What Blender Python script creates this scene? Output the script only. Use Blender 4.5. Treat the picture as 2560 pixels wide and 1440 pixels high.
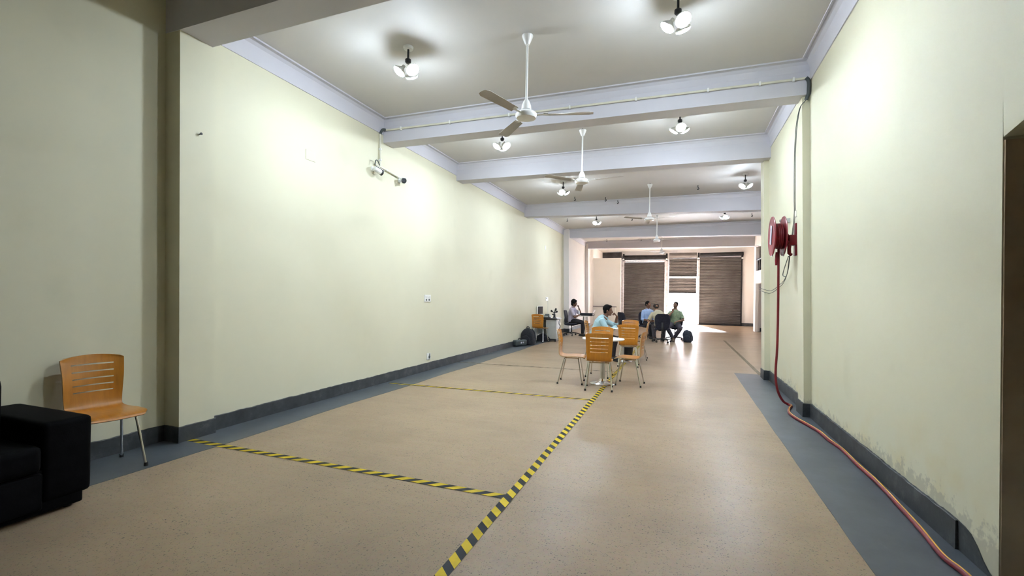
import bpy, bmesh, math, random
from math import sin, cos, pi, radians, sqrt, atan2
from mathutils import Vector, Matrix, noise

for _o in list(bpy.data.objects):
    bpy.data.objects.remove(_o)
random.seed(7)
scene = bpy.context.scene
COL = scene.collection

# ------------------------------------------------------------------ camera
YAW, PITCH, ROLL = 0.3456543, 0.001571, 0.0173872
FPX, CYPX = 1165.93, 739.608
cam_data = bpy.data.cameras.new('camera')
cam_data.sensor_fit = 'HORIZONTAL'
cam_data.sensor_width = 36.0
cam_data.lens = 36.0 * FPX / 2560.0
cam_data.shift_y = (CYPX - 720.0) / 2560.0
cam_data.clip_start = 0.05
cam_data.clip_end = 500
camera = bpy.data.objects.new('camera', cam_data)
COL.objects.link(camera)
_f = Vector((-sin(YAW) * cos(PITCH), cos(YAW) * cos(PITCH), sin(PITCH)))
_r = Vector((cos(YAW), sin(YAW), 0))
_u = _r.cross(_f)
_rr = cos(ROLL) * _r + sin(ROLL) * _u
_uu = -sin(ROLL) * _r + cos(ROLL) * _u
camera.matrix_world = Matrix(((_rr.x, _uu.x, -_f.x, 0), (_rr.y, _uu.y, -_f.y, 0), (_rr.z, _uu.z, -_f.z, 1.42), (0, 0, 0, 1)))
scene.camera = camera

# ------------------------------------------------------------------ world, exposure
LAMP = 600.0          # strength of the glowing bulbs
world = bpy.data.worlds.new('world')
scene.world = world
world.use_nodes = True
bg = world.node_tree.nodes['Background']
bg.inputs['Color'].default_value = (0.96, 0.95, 1.0, 1)
bg.inputs['Strength'].default_value = 42.0
scene.view_settings.view_transform = 'Standard'
scene.view_settings.look = 'None'
scene.view_settings.exposure = 0.0
scene.view_settings.gamma = 1.0
scene.view_settings.use_curve_mapping = False
sun_data = bpy.data.lights.new('sun', 'SUN')
sun_data.energy = 1000.0
sun_data.angle = 0.10
sun_data.color = (0.84, 0.94, 1.15)
sun = bpy.data.objects.new('sun', sun_data)
COL.objects.link(sun)
sun.location = (20, 60, 40)
sun.rotation_euler = (radians(-72), 0, radians(9))
scene.cycles.max_bounces = 10
scene.cycles.diffuse_bounces = 6
scene.cycles.sample_clamp_indirect = 40.0

# ------------------------------------------------------------------ node helpers / materials
MATS = {}

def new_mat(name):
    m = bpy.data.materials.new(name)
    m.use_nodes = True
    nt = m.node_tree
    b = nt.nodes['Principled BSDF']
    MATS[name] = m
    return m, nt, b

def N(nt, typ, **kw):
    n = nt.nodes.new(typ)
    for k, v in kw.items():
        if k in n.inputs:
            n.inputs[k].default_value = v
        else:
            setattr(n, k, v)
    return n

def ramp(nt, fac, stops):
    r = nt.nodes.new('ShaderNodeValToRGB')
    el = r.color_ramp.elements
    while len(el) < len(stops):
        el.new(0.5)
    for e, (p, c) in zip(el, stops):
        e.position = p
        e.color = c if len(c) == 4 else (*c, 1)
    nt.links.new(fac, r.inputs['Fac'])
    return r

def mixc(nt, fac, a, b, mode='MIX'):
    n = nt.nodes.new('ShaderNodeMix')
    n.data_type = 'RGBA'
    n.blend_type = mode
    for sock, v in ((n.inputs[0], fac), (n.inputs[6], a), (n.inputs[7], b)):
        if hasattr(v, 'is_output') or isinstance(v, bpy.types.NodeSocket):
            nt.links.new(v, sock)
        elif isinstance(v, (int, float)):
            sock.default_value = v
        else:
            sock.default_value = (*v[:3], 1)
    return n.outputs[2]

def math_(nt, op, a, b=None, c=None):
    n = nt.nodes.new('ShaderNodeMath')
    n.operation = op
    for i, v in enumerate((a, b, c)):
        if v is None:
            continue
        if isinstance(v, bpy.types.NodeSocket):
            nt.links.new(v, n.inputs[i])
        else:
            n.inputs[i].default_value = v
    return n.outputs[0]

def coords(nt, scale=(1, 1, 1), kind='Object'):
    tc = nt.nodes.new('ShaderNodeTexCoord')
    mp = nt.nodes.new('ShaderNodeMapping')
    mp.inputs['Scale'].default_value = scale
    nt.links.new(tc.outputs[kind], mp.inputs['Vector'])
    return mp.outputs[0]

def noise_tex(nt, vec, scale, detail=4, rough=0.5):
    n = N(nt, 'ShaderNodeTexNoise', Scale=scale, Detail=detail, Roughness=rough)
    nt.links.new(vec, n.inputs['Vector'])
    return n

def bump(nt, b, height, strength=0.2, dist=0.01):
    n = N(nt, 'ShaderNodeBump', Strength=strength, Distance=dist)
    nt.links.new(height, n.inputs['Height'])
    nt.links.new(n.outputs[0], b.inputs['Normal'])

def simple(name, col, rough=0.5, metal=0.0, var=0.12, scale=8.0, bmp=0.0, spec=0.5, coat=0.0):
    m, nt, b = new_mat(name)
    v = coords(nt)
    n = noise_tex(nt, v, scale)
    lo = tuple(c * (1 - var) for c in col)
    hi = tuple(min(1, c * (1 + var)) for c in col)
    r = ramp(nt, n.outputs['Fac'], [(0.3, lo), (0.7, hi)])
    nt.links.new(r.outputs[0], b.inputs['Base Color'])
    b.inputs['Roughness'].default_value = rough
    b.inputs['Metallic'].default_value = metal
    b.inputs['Specular IOR Level'].default_value = spec
    if coat:
        b.inputs['Coat Weight'].default_value = coat
    if bmp:
        n2 = noise_tex(nt, v, scale * 12, 3)
        bump(nt, b, n2.outputs['Fac'], bmp, 0.004)
    return m

def wall_mat(name, col, stains=0.0):
    m, nt, b = new_mat(name)
    v = coords(nt)
    n = noise_tex(nt, v, 0.9, 5, 0.55)
    n2 = noise_tex(nt, v, 14, 5, 0.6)
    base = mixc(nt, ramp(nt, n.outputs['Fac'], [(0.35, (0, 0, 0)), (0.7, (1, 1, 1))]).outputs[0],
                tuple(c * 0.955 for c in col), col)
    sm = N(nt, 'ShaderNodeTexNoise', Scale=1.6, Detail=6)
    nt.links.new(coords(nt, (0.5, 1.0, 1.0)), sm.inputs['Vector'])
    base = mixc(nt, ramp(nt, sm.outputs['Fac'], [(0.64, (0, 0, 0)), (0.78, (0.35, 0.35, 0.35))]).outputs[0], base,
                tuple(c * f for c, f in zip(col, (0.82, 0.82, 0.78))))
    if stains:
        sep = nt.nodes.new('ShaderNodeSeparateXYZ')
        tc = nt.nodes.new('ShaderNodeTexCoord')
        nt.links.new(tc.outputs['Object'], sep.inputs[0])
        # damp stain band with an uneven upper edge, and flaking plaster right above the skirting
        wob = math_(nt, 'MULTIPLY', n.outputs['Fac'], 1.0)
        h = math_(nt, 'SUBTRACT', math_(nt, 'ADD', wob, 0.12), sep.outputs['Z'])
        band = ramp(nt, h, [(0.0, (0, 0, 0)), (0.45, (1, 1, 1))]).outputs[0]
        blot = ramp(nt, noise_tex(nt, v, 3.2, 5).outputs['Fac'], [(0.45, (0, 0, 0)), (0.7, (0.75, 0.75, 0.75))]).outputs[0]
        f = math_(nt, 'MULTIPLY', band, blot)
        base = mixc(nt, math_(nt, 'MULTIPLY', f, stains), base, (0.62, 0.53, 0.30))
        h2 = math_(nt, 'SUBTRACT', math_(nt, 'MULTIPLY', n2.outputs['Fac'], math_(nt, 'ADD', math_(nt, 'MULTIPLY', n.outputs['Fac'], 0.5), 0.22)), sep.outputs['Z'])
        fl = ramp(nt, h2, [(0.0, (0, 0, 0)), (0.05, (1, 1, 1))]).outputs[0]
        base = mixc(nt, math_(nt, 'MULTIPLY', fl, 0.55), base, (0.34, 0.33, 0.27))
    nt.links.new(base, b.inputs['Base Color'])
    b.inputs['Roughness'].default_value = 0.62
    b.inputs['Specular IOR Level'].default_value = 0.3
    bump(nt, b, noise_tex(nt, v, 30, 4).outputs['Fac'], 0.08, 0.004)
    return m

WALLC = (0.66, 0.635, 0.48)
wall_mat('wall_paint', WALLC)
wall_mat('wall_paint_damp', WALLC, 0.75)
wall_mat('ceiling_paint', (0.58, 0.56, 0.535))
wall_mat('lilac_paint', (0.58, 0.57, 0.615))
wall_mat('pale_board', (0.86, 0.83, 0.76))
wall_mat('white_paint', (0.76, 0.72, 0.69))
simple('soot_wall', (0.05, 0.045, 0.05), 0.9, 0, 0.7, 3)

def floor_mat():
    m, nt, b = new_mat('terrazzo')
    v = coords(nt)
    big = noise_tex(nt, v, 0.7, 6, 0.6)
    base = ramp(nt, big.outputs['Fac'], [(0.28, (0.275, 0.198, 0.128)), (0.5, (0.345, 0.252, 0.164)), (0.74, (0.395, 0.292, 0.193))]).outputs[0]
    dn = noise_tex(nt, v, 60, 2)
    dv = nt.nodes.new('ShaderNodeMix'); dv.data_type = 'VECTOR'; dv.inputs[0].default_value = 0.022
    nt.links.new(v, dv.inputs[4]); nt.links.new(dn.outputs['Color'], dv.inputs[5])
    vo = N(nt, 'ShaderNodeTexVoronoi', Scale=62.0)
    nt.links.new(dv.outputs[1], vo.inputs['Vector'])
    # a little variety between stone chips
    base = mixc(nt, 0.07, base, mixc(nt, 1.0, (0.36, 0.30, 0.23), vo.outputs['Color'], 'MULTIPLY'))
    # dark chips: small dots, gated to a share of the cells
    d = ramp(nt, vo.outputs['Distance'], [(0.14, (1, 1, 1)), (0.34, (0, 0, 0))]).outputs[0]
    sepc = nt.nodes.new('ShaderNodeSeparateColor')
    nt.links.new(vo.outputs['Color'], sepc.inputs[0])
    gate = ramp(nt, sepc.outputs[0], [(0.24, (1, 1, 1)), (0.26, (0, 0, 0))]).outputs[0]
    patch = ramp(nt, noise_tex(nt, v, 2.2, 3).outputs['Fac'], [(0.35, (0.25, 0.25, 0.25)), (0.6, (1, 1, 1))]).outputs[0]
    f = math_(nt, 'MULTIPLY', math_(nt, 'MULTIPLY', d, gate), patch)
    base = mixc(nt, math_(nt, 'MULTIPLY', f, 0.95), base, (0.05, 0.042, 0.04))
    vo2 = N(nt, 'ShaderNodeTexVoronoi', Scale=135.0)
    nt.links.new(dv.outputs[1], vo2.inputs['Vector'])
    s2 = nt.nodes.new('ShaderNodeSeparateColor')
    nt.links.new(vo2.outputs['Color'], s2.inputs[0])
    f2 = math_(nt, 'MULTIPLY', ramp(nt, vo2.outputs['Distance'], [(0.25, (1, 1, 1)), (0.4, (0, 0, 0))]).outputs[0],
               ramp(nt, s2.outputs[0], [(0.2, (1, 1, 1)), (0.22, (0, 0, 0))]).outputs[0])
    base = mixc(nt, math_(nt, 'MULTIPLY', f2, 0.75), base, (0.085, 0.068, 0.055))
    # scuffs
    sc = noise_tex(nt, coords(nt, (0.6, 1.0, 1)), 1.2, 7, 0.6)
    base = mixc(nt, ramp(nt, sc.outputs['Fac'], [(0.45, (0, 0, 0)), (0.85, (0.30, 0.30, 0.30))]).outputs[0], base, (0.22, 0.175, 0.14))
    nt.links.new(base, b.inputs['Base Color'])
    rr = ramp(nt, sc.outputs['Fac'], [(0.3, (0.30, 0.30, 0.30)), (0.8, (0.38, 0.38, 0.38))]).outputs[0]
    nt.links.new(rr, b.inputs['Roughness'])
    b.inputs['Specular IOR Level'].default_value = 0.14
    wv = noise_tex(nt, coords(nt, (0.6, 3.2, 1)), 2.6, 2)
    bump(nt, b, wv.outputs['Fac'], 0.12, 0.02)
floor_mat()

def strip_mat():
    m, nt, b = new_mat('grey_border')
    v = coords(nt)
    n = noise_tex(nt, v, 2.0, 6, 0.65)
    c = ramp(nt, n.outputs['Fac'], [(0.3, (0.044, 0.052, 0.063)), (0.7, (0.080, 0.092, 0.108))]).outputs[0]
    sc = noise_tex(nt, coords(nt, (3, 0.8, 1)), 4.0, 7, 0.7)
    c = mixc(nt, ramp(nt, sc.outputs['Fac'], [(0.62, (0, 0, 0)), (0.8, (0.4, 0.4, 0.4))]).outputs[0], c, (0.17, 0.18, 0.19))
    nt.links.new(c, b.inputs['Base Color'])
    b.inputs['Roughness'].default_value = 0.42
strip_mat()

def skirt_mat():
    m, nt, b = new_mat('skirting_paint')
    v = coords(nt)
    n = noise_tex(nt, v, 5.0, 7, 0.7)
    c = ramp(nt, n.outputs['Fac'], [(0.3, (0.018, 0.021, 0.025)), (0.55, (0.042, 0.047, 0.052)), (0.75, (0.10, 0.103, 0.105))]).outputs[0]
    nt.links.new(c, b.inputs['Base Color'])
    b.inputs['Roughness'].default_value = 0.55
    bump(nt, b, n.outputs['Fac'], 0.3, 0.01)
skirt_mat()

def tape_mat(name, ax, ay, off, ca=(0.66, 0.47, 0.018), cb=(0.016, 0.020, 0.026)):
    m, nt, b = new_mat(name)
    tc = nt.nodes.new('ShaderNodeTexCoord')
    sep = nt.nodes.new('ShaderNodeSeparateXYZ')
    nt.links.new(tc.outputs['Object'], sep.inputs[0])
    s = math_(nt, 'ADD', math_(nt, 'MULTIPLY', sep.outputs['X'], ax), math_(nt, 'MULTIPLY', sep.outputs['Y'], ay))
    fr = math_(nt, 'FRACT', math_(nt, 'ADD', math_(nt, 'DIVIDE', s, 0.151), off))
    g = math_(nt, 'GREATER_THAN', fr, 0.52)
    n = noise_tex(nt, tc.outputs['Object'], 9.0, 5)
    ye = ramp(nt, n.outputs['Fac'], [(0.3, tuple(c * 0.76 for c in ca)), (0.6, ca)]).outputs[0]
    bl = ramp(nt, n.outputs['Fac'], [(0.3, tuple(c * 0.4 for c in cb)), (0.7, cb)]).outputs[0]
    nt.links.new(mixc(nt, g, ye, bl), b.inputs['Base Color'])
    b.inputs['Roughness'].default_value = 0.55
    b.inputs['Specular IOR Level'].default_value = 0.15
tape_mat('hazard_tape', 1.0, 1.0, 0.68)
tape_mat('hazard_tape_cross', 1.0, -1.2, 0.1)
tape_mat('worn_tape', 1.0, 1.0, 0.3, (0.30, 0.25, 0.15), (0.05, 0.05, 0.05))
tape_mat('worn_tape_cross', 1.0, -1.2, 0.3, (0.30, 0.25, 0.17), (0.06, 0.06, 0.055))

def wood_mat(name, c1, c2):
    m, nt, b = new_mat(name)
    v = coords(nt, (22, 3, 3))
    n = noise_tex(nt, v, 1.6, 6, 0.6)
    n2 = noise_tex(nt, coords(nt), 4.0, 4)
    c = ramp(nt, n.outputs['Fac'], [(0.3, c1), (0.7, c2)]).outputs[0]
    c = mixc(nt, ramp(nt, n2.outputs['Fac'], [(0.58, (0, 0, 0)), (0.75, (0.4, 0.4, 0.4))]).outputs[0], c, tuple(x * 0.6 for x in c1))
    nt.links.new(c, b.inputs['Base Color'])
    b.inputs['Roughness'].default_value = 0.33
    b.inputs['Coat Weight'].default_value = 0.45
    b.inputs['Coat Roughness'].default_value = 0.22
wood_mat('plywood', (0.40, 0.150, 0.011), (0.54, 0.215, 0.020))
wood_mat('plywood_edge', (0.42, 0.26, 0.11), (0.62, 0.43, 0.22))

simple('chrome', (0.72, 0.71, 0.69), 0.16, 1.0, 0.06)
simple('steel', (0.60, 0.60, 0.60), 0.28, 1.0, 0.08)
simple('black_rubber', (0.012, 0.012, 0.013), 0.7, 0, 0.3)
simple('black_plastic', (0.014, 0.014, 0.016), 0.45, 0, 0.3)
simple('black_fabric', (0.013, 0.013, 0.018), 0.9, 0, 0.4, 30, 0.4)
simple('navy_fabric', (0.016, 0.016, 0.028), 0.95, 0, 0.3, 30, 0.4)
simple('black_leather', (0.003, 0.003, 0.0035), 0.7, 0, 0.3, 12, 0.25, spec=0.05)
simple('white_enamel', (0.78, 0.77, 0.75), 0.28, 0, 0.03)
simple('fan_blade', (0.42, 0.39, 0.36), 0.4, 0, 0.06)
simple('white_plastic', (0.78, 0.78, 0.74), 0.4, 0, 0.04)
simple('cream_pvc', (0.66, 0.64, 0.52), 0.45, 0, 0.08)
simple('red_paint', (0.21, 0.007, 0.017), 0.38, 0, 0.3, 5)
simple('red_hose', (0.17, 0.004, 0.010), 0.5, 0, 0.2, 10)
simple('hose_stripe', (0.70, 0.33, 0.02), 0.45, 0, 0.12, 10)
simple('pale_decal', (0.52, 0.50, 0.58), 0.5, 0, 0.1)
simple('table_laminate', (0.78, 0.75, 0.70), 0.3, 0, 0.03)
simple('desk_grey', (0.40, 0.42, 0.40), 0.5, 0, 0.06)
simple('desk_white', (0.72, 0.72, 0.70), 0.45, 0, 0.04)
simple('dark_iron', (0.018, 0.017, 0.020), 0.6, 0.4, 0.5, 6)
simple('frame_paint', (0.56, 0.54, 0.56), 0.55, 0, 0.25, 9)
simple('cable_grey', (0.05, 0.06, 0.06), 0.5, 0, 0.2)
simple('concrete', (0.6, 0.56, 0.5), 0.9, 0, 0.1)
simple('pink_paint', (0.75, 0.35, 0.40), 0.6, 0, 0.05)
simple('jamb_brown', (0.46, 0.36, 0.25), 0.8, 0, 0.2, 2.5)
simple('backpack_blue', (0.022, 0.026, 0.040), 0.85, 0, 0.4, 25, 0.4)
simple('paper', (0.8, 0.8, 0.8), 0.7, 0, 0.03)
simple('screen_dark', (0.018, 0.018, 0.024), 0.15, 0, 0.1)
simple('brown_skin', (0.155, 0.072, 0.042), 0.55, 0, 0.12, 20)
simple('tan_skin', (0.23, 0.115, 0.07), 0.55, 0, 0.12, 20)
simple('black_hair', (0.006, 0.0055, 0.0055), 0.8, 0, 0.4, 60, 0.5, spec=0.15)
simple('grey_hair', (0.022, 0.019, 0.018), 0.8, 0, 0.4, 60, 0.5, spec=0.2)
simple('lilac_shirt', (0.42, 0.38, 0.46), 0.85, 0, 0.10, 15, 0.2)
simple('aqua_shirt', (0.36, 0.53, 0.58), 0.85, 0, 0.08, 15, 0.2)
simple('blue_shirt', (0.32, 0.43, 0.66), 0.85, 0, 0.10, 15, 0.2)
simple('beige_shirt', (0.43, 0.385, 0.27), 0.85, 0, 0.10, 15, 0.2)
simple('green_shirt', (0.21, 0.27, 0.165), 0.85, 0, 0.3, 18, 0.2)
simple('dark_trousers', (0.016, 0.014, 0.018), 0.9, 0, 0.25, 20, 0.2)
simple('grey_trousers', (0.060, 0.052, 0.065), 0.9, 0, 0.2, 20, 0.2)
simple('shoe_black', (0.012, 0.011, 0.011), 0.45, 0, 0.2)
simple('shoe_brown', (0.10, 0.075, 0.05), 0.6, 0, 0.2)
simple('eye_white', (0.32, 0.29, 0.27), 0.3, 0, 0.05)
simple('clear_plastic', (0.62, 0.64, 0.68), 0.15, 0, 0.05)
simple('grime_grey', (0.27, 0.26, 0.25), 0.8, 0, 0.3, 5)

def shutter_mat():
    m, nt, b = new_mat('shutter_steel')
    v = coords(nt)
    n = noise_tex(nt, coords(nt, (1.0, 1.0, 1.4)), 1.1, 6, 0.6)
    c = ramp(nt, n.outputs['Fac'], [(0.25, (0.075, 0.066, 0.063)), (0.52, (0.125, 0.112, 0.109)), (0.8, (0.165, 0.15, 0.147))]).outputs[0]
    nt.links.new(c, b.inputs['Base Color'])
    b.inputs['Metallic'].default_value = 0.35
    b.inputs['Roughness'].default_value = 0.5
shutter_mat()

m, nt, b = new_mat('bulb_glow')
b.inputs['Base Color'].default_value = (0.9, 0.95, 1, 1)
b.inputs['Emission Color'].default_value = (0.76, 0.88, 1.0, 1)
b.inputs['Emission Strength'].default_value = LAMP

# ------------------------------------------------------------------ mesh helpers
class MB:
    """collects shapes into one mesh"""
    def __init__(self):
        self.v = []
        self.f = []
        self.mi = []
    def add(self, verts, faces, mi=0, M=None):
        o = len(self.v)
        for p in verts:
            p = Vector(p)
            self.v.append(M @ p if M else p)
        for f in faces:
            self.f.append([i + o for i in f])
            self.mi.append(mi)
        return self
    def box(self, c, s, M=None, mi=0, bev=0.0):
        x, y, z = (a / 2 for a in s)
        if bev:
            bm = bmesh.new()
            bmesh.ops.create_cube(bm, size=1.0)
            for vv in bm.verts:
                vv.co = Vector((vv.co.x * s[0] + c[0], vv.co.y * s[1] + c[1], vv.co.z * s[2] + c[2]))
            bmesh.ops.bevel(bm, geom=bm.edges[:], offset=bev, segments=3, profile=0.6, affect='EDGES')
            bm.verts.ensure_lookup_table()
            self.add([vv.co.copy() for vv in bm.verts], [[vv.index for vv in f.verts] for f in bm.faces], mi, M)
            bm.free()
            return self
        P = [(c[0] + i * x, c[1] + j * y, c[2] + k * z) for k in (-1, 1) for j in (-1, 1) for i in (-1, 1)]
        F = [(0, 2, 3, 1), (4, 5, 7, 6), (0, 1, 5, 4), (2, 6, 7, 3), (0, 4, 6, 2), (1, 3, 7, 5)]
        return self.add(P, F, mi, M)
    def hexa(self, P, mi=0):
        """eight corners: bottom four counter-clockwise, then top four"""
        F = [(3, 2, 1, 0), (4, 5, 6, 7), (0, 1, 5, 4), (1, 2, 6, 5), (2, 3, 7, 6), (3, 0, 4, 7)]
        return self.add(P, F, mi)
    def tube(self, pts, r, seg=12, mi=0, M=None, round_caps=False, up=None):
        """tube along points; r: number, list of numbers, or list of (ra, rb)"""
        pts = [Vector(p) for p in pts]
        n = len(pts)
        R = r if isinstance(r, (list, tuple)) else [r] * n
        R = [(a, a) if not isinstance(a, (list, tuple)) else a for a in R]
        tang = []
        for i in range(n):
            t = pts[min(i + 1, n - 1)] - pts[max(i - 1, 0)]
            tang.append(t.normalized() if t.length > 1e-9 else Vector((0, 0, 1)))
        a = Vector(up) if up else (Vector((0, 0, 1)) if abs(tang[0].z) < 0.9 else Vector((1, 0, 0)))
        frames = []
        for i in range(n):
            t = tang[i]
            a = (a - t * a.dot(t))
            a = a.normalized() if a.length > 1e-6 else t.orthogonal().normalized()
            frames.append((a.copy(), t.cross(a)))
        P2, R2, F2 = list(pts), list(R), list(frames)
        if round_caps:
            k = 3
            hp, hr, hf = [], [], []
            for j in range(k):
                th = (j + 0.35) / (k + 0.35) * pi / 2
                m = (R[0][0] + R[0][1]) / 2
                hp.append(pts[0] - tang[0] * m * cos(th))
                hr.append((R[0][0] * sin(th), R[0][1] * sin(th)))
                hf.append(frames[0])
            tp, tr, tf = [], [], []
            for j in range(k):
                th = (j + 0.35) / (k + 0.35) * pi / 2
                m = (R[-1][0] + R[-1][1]) / 2
                tp.append(pts[-1] + tang[-1] * m * cos(th))
                tr.append((R[-1][0] * sin(th), R[-1][1] * sin(th)))
                tf.append(frames[-1])
            P2 = hp + P2 + tp[::-1]
            R2 = hr + R2 + tr[::-1]
            F2 = hf + F2 + tf[::-1]
        V, F = [], []
        for p, (ra, rb), (u, w) in zip(P2, R2, F2):
            for s in range(seg):
                th = 2 * pi * s / seg
                V.append(p + u * ra * cos(th) + w * rb * sin(th))
        for i in range(len(P2) - 1):
            for s in range(seg):
                s2 = (s + 1) % seg
                F.append((i * seg + s, i * seg + s2, (i + 1) * seg + s2, (i + 1) * seg + s))
        F.append(tuple(range(seg))[::-1])
        F.append(tuple((len(P2) - 1) * seg + s for s in range(seg)))
        return self.add(V, F, mi, M)
    def lathe(self, prof, seg=24, c=(0, 0, 0), M=None, mi=0):
        """profile [(r, z)] from bottom to top round z"""
        V, F = [], []
        for (r, z) in prof:
            for s in range(seg):
                th = 2 * pi * s / seg
                V.append((c[0] + r * cos(th), c[1] + r * sin(th), c[2] + z))
        n = len(prof)
        for i in range(n - 1):
            for s in range(seg):
                s2 = (s + 1) % seg
                F.append((i * seg + s, i * seg + s2, (i + 1) * seg + s2, (i + 1) * seg + s))
        F.append(tuple(range(seg))[::-1])
        F.append(tuple((n - 1) * seg + s for s in range(seg)))
        return self.add(V, F, mi, M)
    def cyl(self, c, r, h, seg=20, M=None, mi=0):
        return self.lathe([(r, -h / 2), (r, h / 2)], seg, c, M, mi)
    def ellip(self, c, r, seg=20, rings=12, M=None, mi=0):
        V, F = [], []
        for i in range(rings):
            ph = -pi / 2 + pi * (i + 0.5) / rings
            for s in range(seg):
                th = 2 * pi * s / seg
                V.append((c[0] + r[0] * cos(ph) * cos(th), c[1] + r[1] * cos(ph) * sin(th), c[2] + r[2] * sin(ph)))
        for i in range(rings - 1):
            for s in range(seg):
                s2 = (s + 1) % seg
                F.append((i * seg + s, i * seg + s2, (i + 1) * seg + s2, (i + 1) * seg + s))
        F.append(tuple(range(seg))[::-1])
        F.append(tuple((rings - 1) * seg + s for s in range(seg)))
        return self.add(V, F, mi, M)
    def prism(self, poly, z0, z1, M=None, mi=0):
        n = len(poly)
        V = [(x, y, z0) for x, y in poly] + [(x, y, z1) for x, y in poly]
        F = [tuple(range(n))[::-1], tuple(range(n, 2 * n))]
        F += [(i, (i + 1) % n, n + (i + 1) % n, n + i) for i in range(n)]
        return self.add(V, F, mi, M)
    def mesh(self, name, mats, smooth=35, fix=True):
        me = bpy.data.meshes.new(name)
        me.from_pydata([tuple(p) for p in self.v], [], self.f)
        for mm in (mats if isinstance(mats, (list, tuple)) else [mats]):
            me.materials.append(MATS[mm])
        for p, i in zip(me.polygons, self.mi):
            p.material_index = i
        if fix:
            bm = bmesh.new()
            bm.from_mesh(me)
            bmesh.ops.recalc_face_normals(bm, faces=bm.faces)
            bm.to_mesh(me)
            bm.free()
        if smooth:
            me.shade_smooth()
            me.set_sharp_from_angle(angle=radians(smooth))
        me.update()
        return me
    def build(self, name, mats, parent=None, loc=None, smooth=35, fix=True):
        o = bpy.data.objects.new(name, self.mesh(name, mats, smooth, fix))
        COL.objects.link(o)
        if loc is not None:
            o.location = loc
        if parent:
            o.parent = parent
        return o

def tag(o, label=None, cat=None, group=None, kind=None):
    if label: o['label'] = label
    if cat: o['category'] = cat
    if group: o['group'] = group
    if kind: o['kind'] = kind
    return o

def thing(name, label, cat, loc=(0, 0, 0), rz=0.0, group=None):
    o = bpy.data.objects.new(name, None)
    o.empty_display_size = 0.1
    COL.objects.link(o)
    o.location = loc
    o.rotation_euler = (0, 0, rz)
    return tag(o, label, cat, group)

def dup(root, loc, rz, label=None, group=None):
    r = root.copy()
    COL.objects.link(r)
    r.location = loc
    r.rotation_euler = (0, 0, rz)
    if label: r['label'] = label
    if group: r['group'] = group
    for ch in list(root.children):
        c = ch.copy()
        COL.objects.link(c)
        c.parent = r
        for g in list(ch.children):
            d = g.copy()
            COL.objects.link(d)
            d.parent = c
    return r

def structure(name, mb, mats, label=None, smooth=35, parent=None):
    o = mb.build(name, mats, parent, smooth=smooth)
    if not parent:
        o['kind'] = 'structure'
    if label: o['label'] = label
    return o

def Rz(a):
    return Matrix.Rotation(a, 4, 'Z')

def T(*p):
    return Matrix.Translation(Vector(p))

def axis_M(p, d, up=(0, 0, 1)):
    """matrix whose z axis points along d, at p"""
    z = Vector(d).normalized()
    a = Vector(up)
    x = a.cross(z)
    x = x.normalized() if x.length > 1e-5 else z.orthogonal().normalized()
    y = z.cross(x)
    return Matrix(((x.x, y.x, z.x, p[0]), (x.y, y.y, z.y, p[1]), (x.z, y.z, z.z, p[2]), (0, 0, 0, 1)))

def smooth_path(pts, sub=6):
    pts = [Vector(p) for p in pts]
    out = []
    n = len(pts)
    for i in range(n - 1):
        p0, p1, p2, p3 = pts[max(i - 1, 0)], pts[i], pts[i + 1], pts[min(i + 2, n - 1)]
        for k in range(sub):
            t = k / sub
            out.append(0.5 * ((2 * p1) + (p2 - p0) * t + (2 * p0 - 5 * p1 + 4 * p2 - p3) * t * t + (3 * p1 - p0 - 3 * p2 + p3) * t ** 3))
    out.append(pts[-1])
    return out

def finish(ob, voxel=None, smooth_iter=0, deci=None):
    """apply remesh / smooth modifiers into plain mesh data"""
    if voxel:
        md = ob.modifiers.new('r', 'REMESH')
        md.mode = 'VOXEL'
        md.voxel_size = voxel
        md.use_smooth_shade = True
    if smooth_iter:
        md = ob.modifiers.new('s', 'SMOOTH')
        md.factor = 0.5
        md.iterations = smooth_iter
    bpy.context.view_layer.update()
    dg = bpy.context.evaluated_depsgraph_get()
    me = bpy.data.meshes.new_from_object(ob.evaluated_get(dg))
    old = ob.data
    ob.modifiers.clear()
    ob.data = me
    me.name = old.name
    if not me.materials:
        for mm in old.materials:
            me.materials.append(mm)
    me.shade_smooth()
    return ob

# ------------------------------------------------------------------ the setting
CZ = 4.22                     # ceiling height
def XL(z): return -4.45 - 0.022 * z
def XR(z): return 1.542 - 0.019 * z
def dz(x): return 0.0235 * (x + 4.5)      # the ceiling rises slightly to the right
def cz(x): return CZ + dz(x)
WT = 4.55                     # wall top, above the ceiling plane

def lean_slab(mb, xf, y0, y1, z0, z1, depth, y0t=None, y1t=None):
    """wall piece whose inner face follows xf(z); depth signed outward"""
    y0t = y0 if y0t is None else y0t
    y1t = y1 if y1t is None else y1t
    a, b = xf(z0), xf(z1)
    mb.hexa([(a, y0, z0), (a, y1, z0), (a + depth, y1, z0), (a + depth, y0, z0),
             (b, y0t, z1), (b, y1t, z1), (b + depth, y1t, z1), (b + depth, y0t, z1)])

# floor
mb = MB()
mb.box((0.5, 9.5, -0.05), (13.0, 39.2, 0.1))
structure('floor', mb, 'terrazzo', smooth=0)
mb = MB()
mb.box((0, 60, -0.10), (120, 61.8, 0.1))
o = structure('ground', mb, 'concrete', smooth=0)

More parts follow.
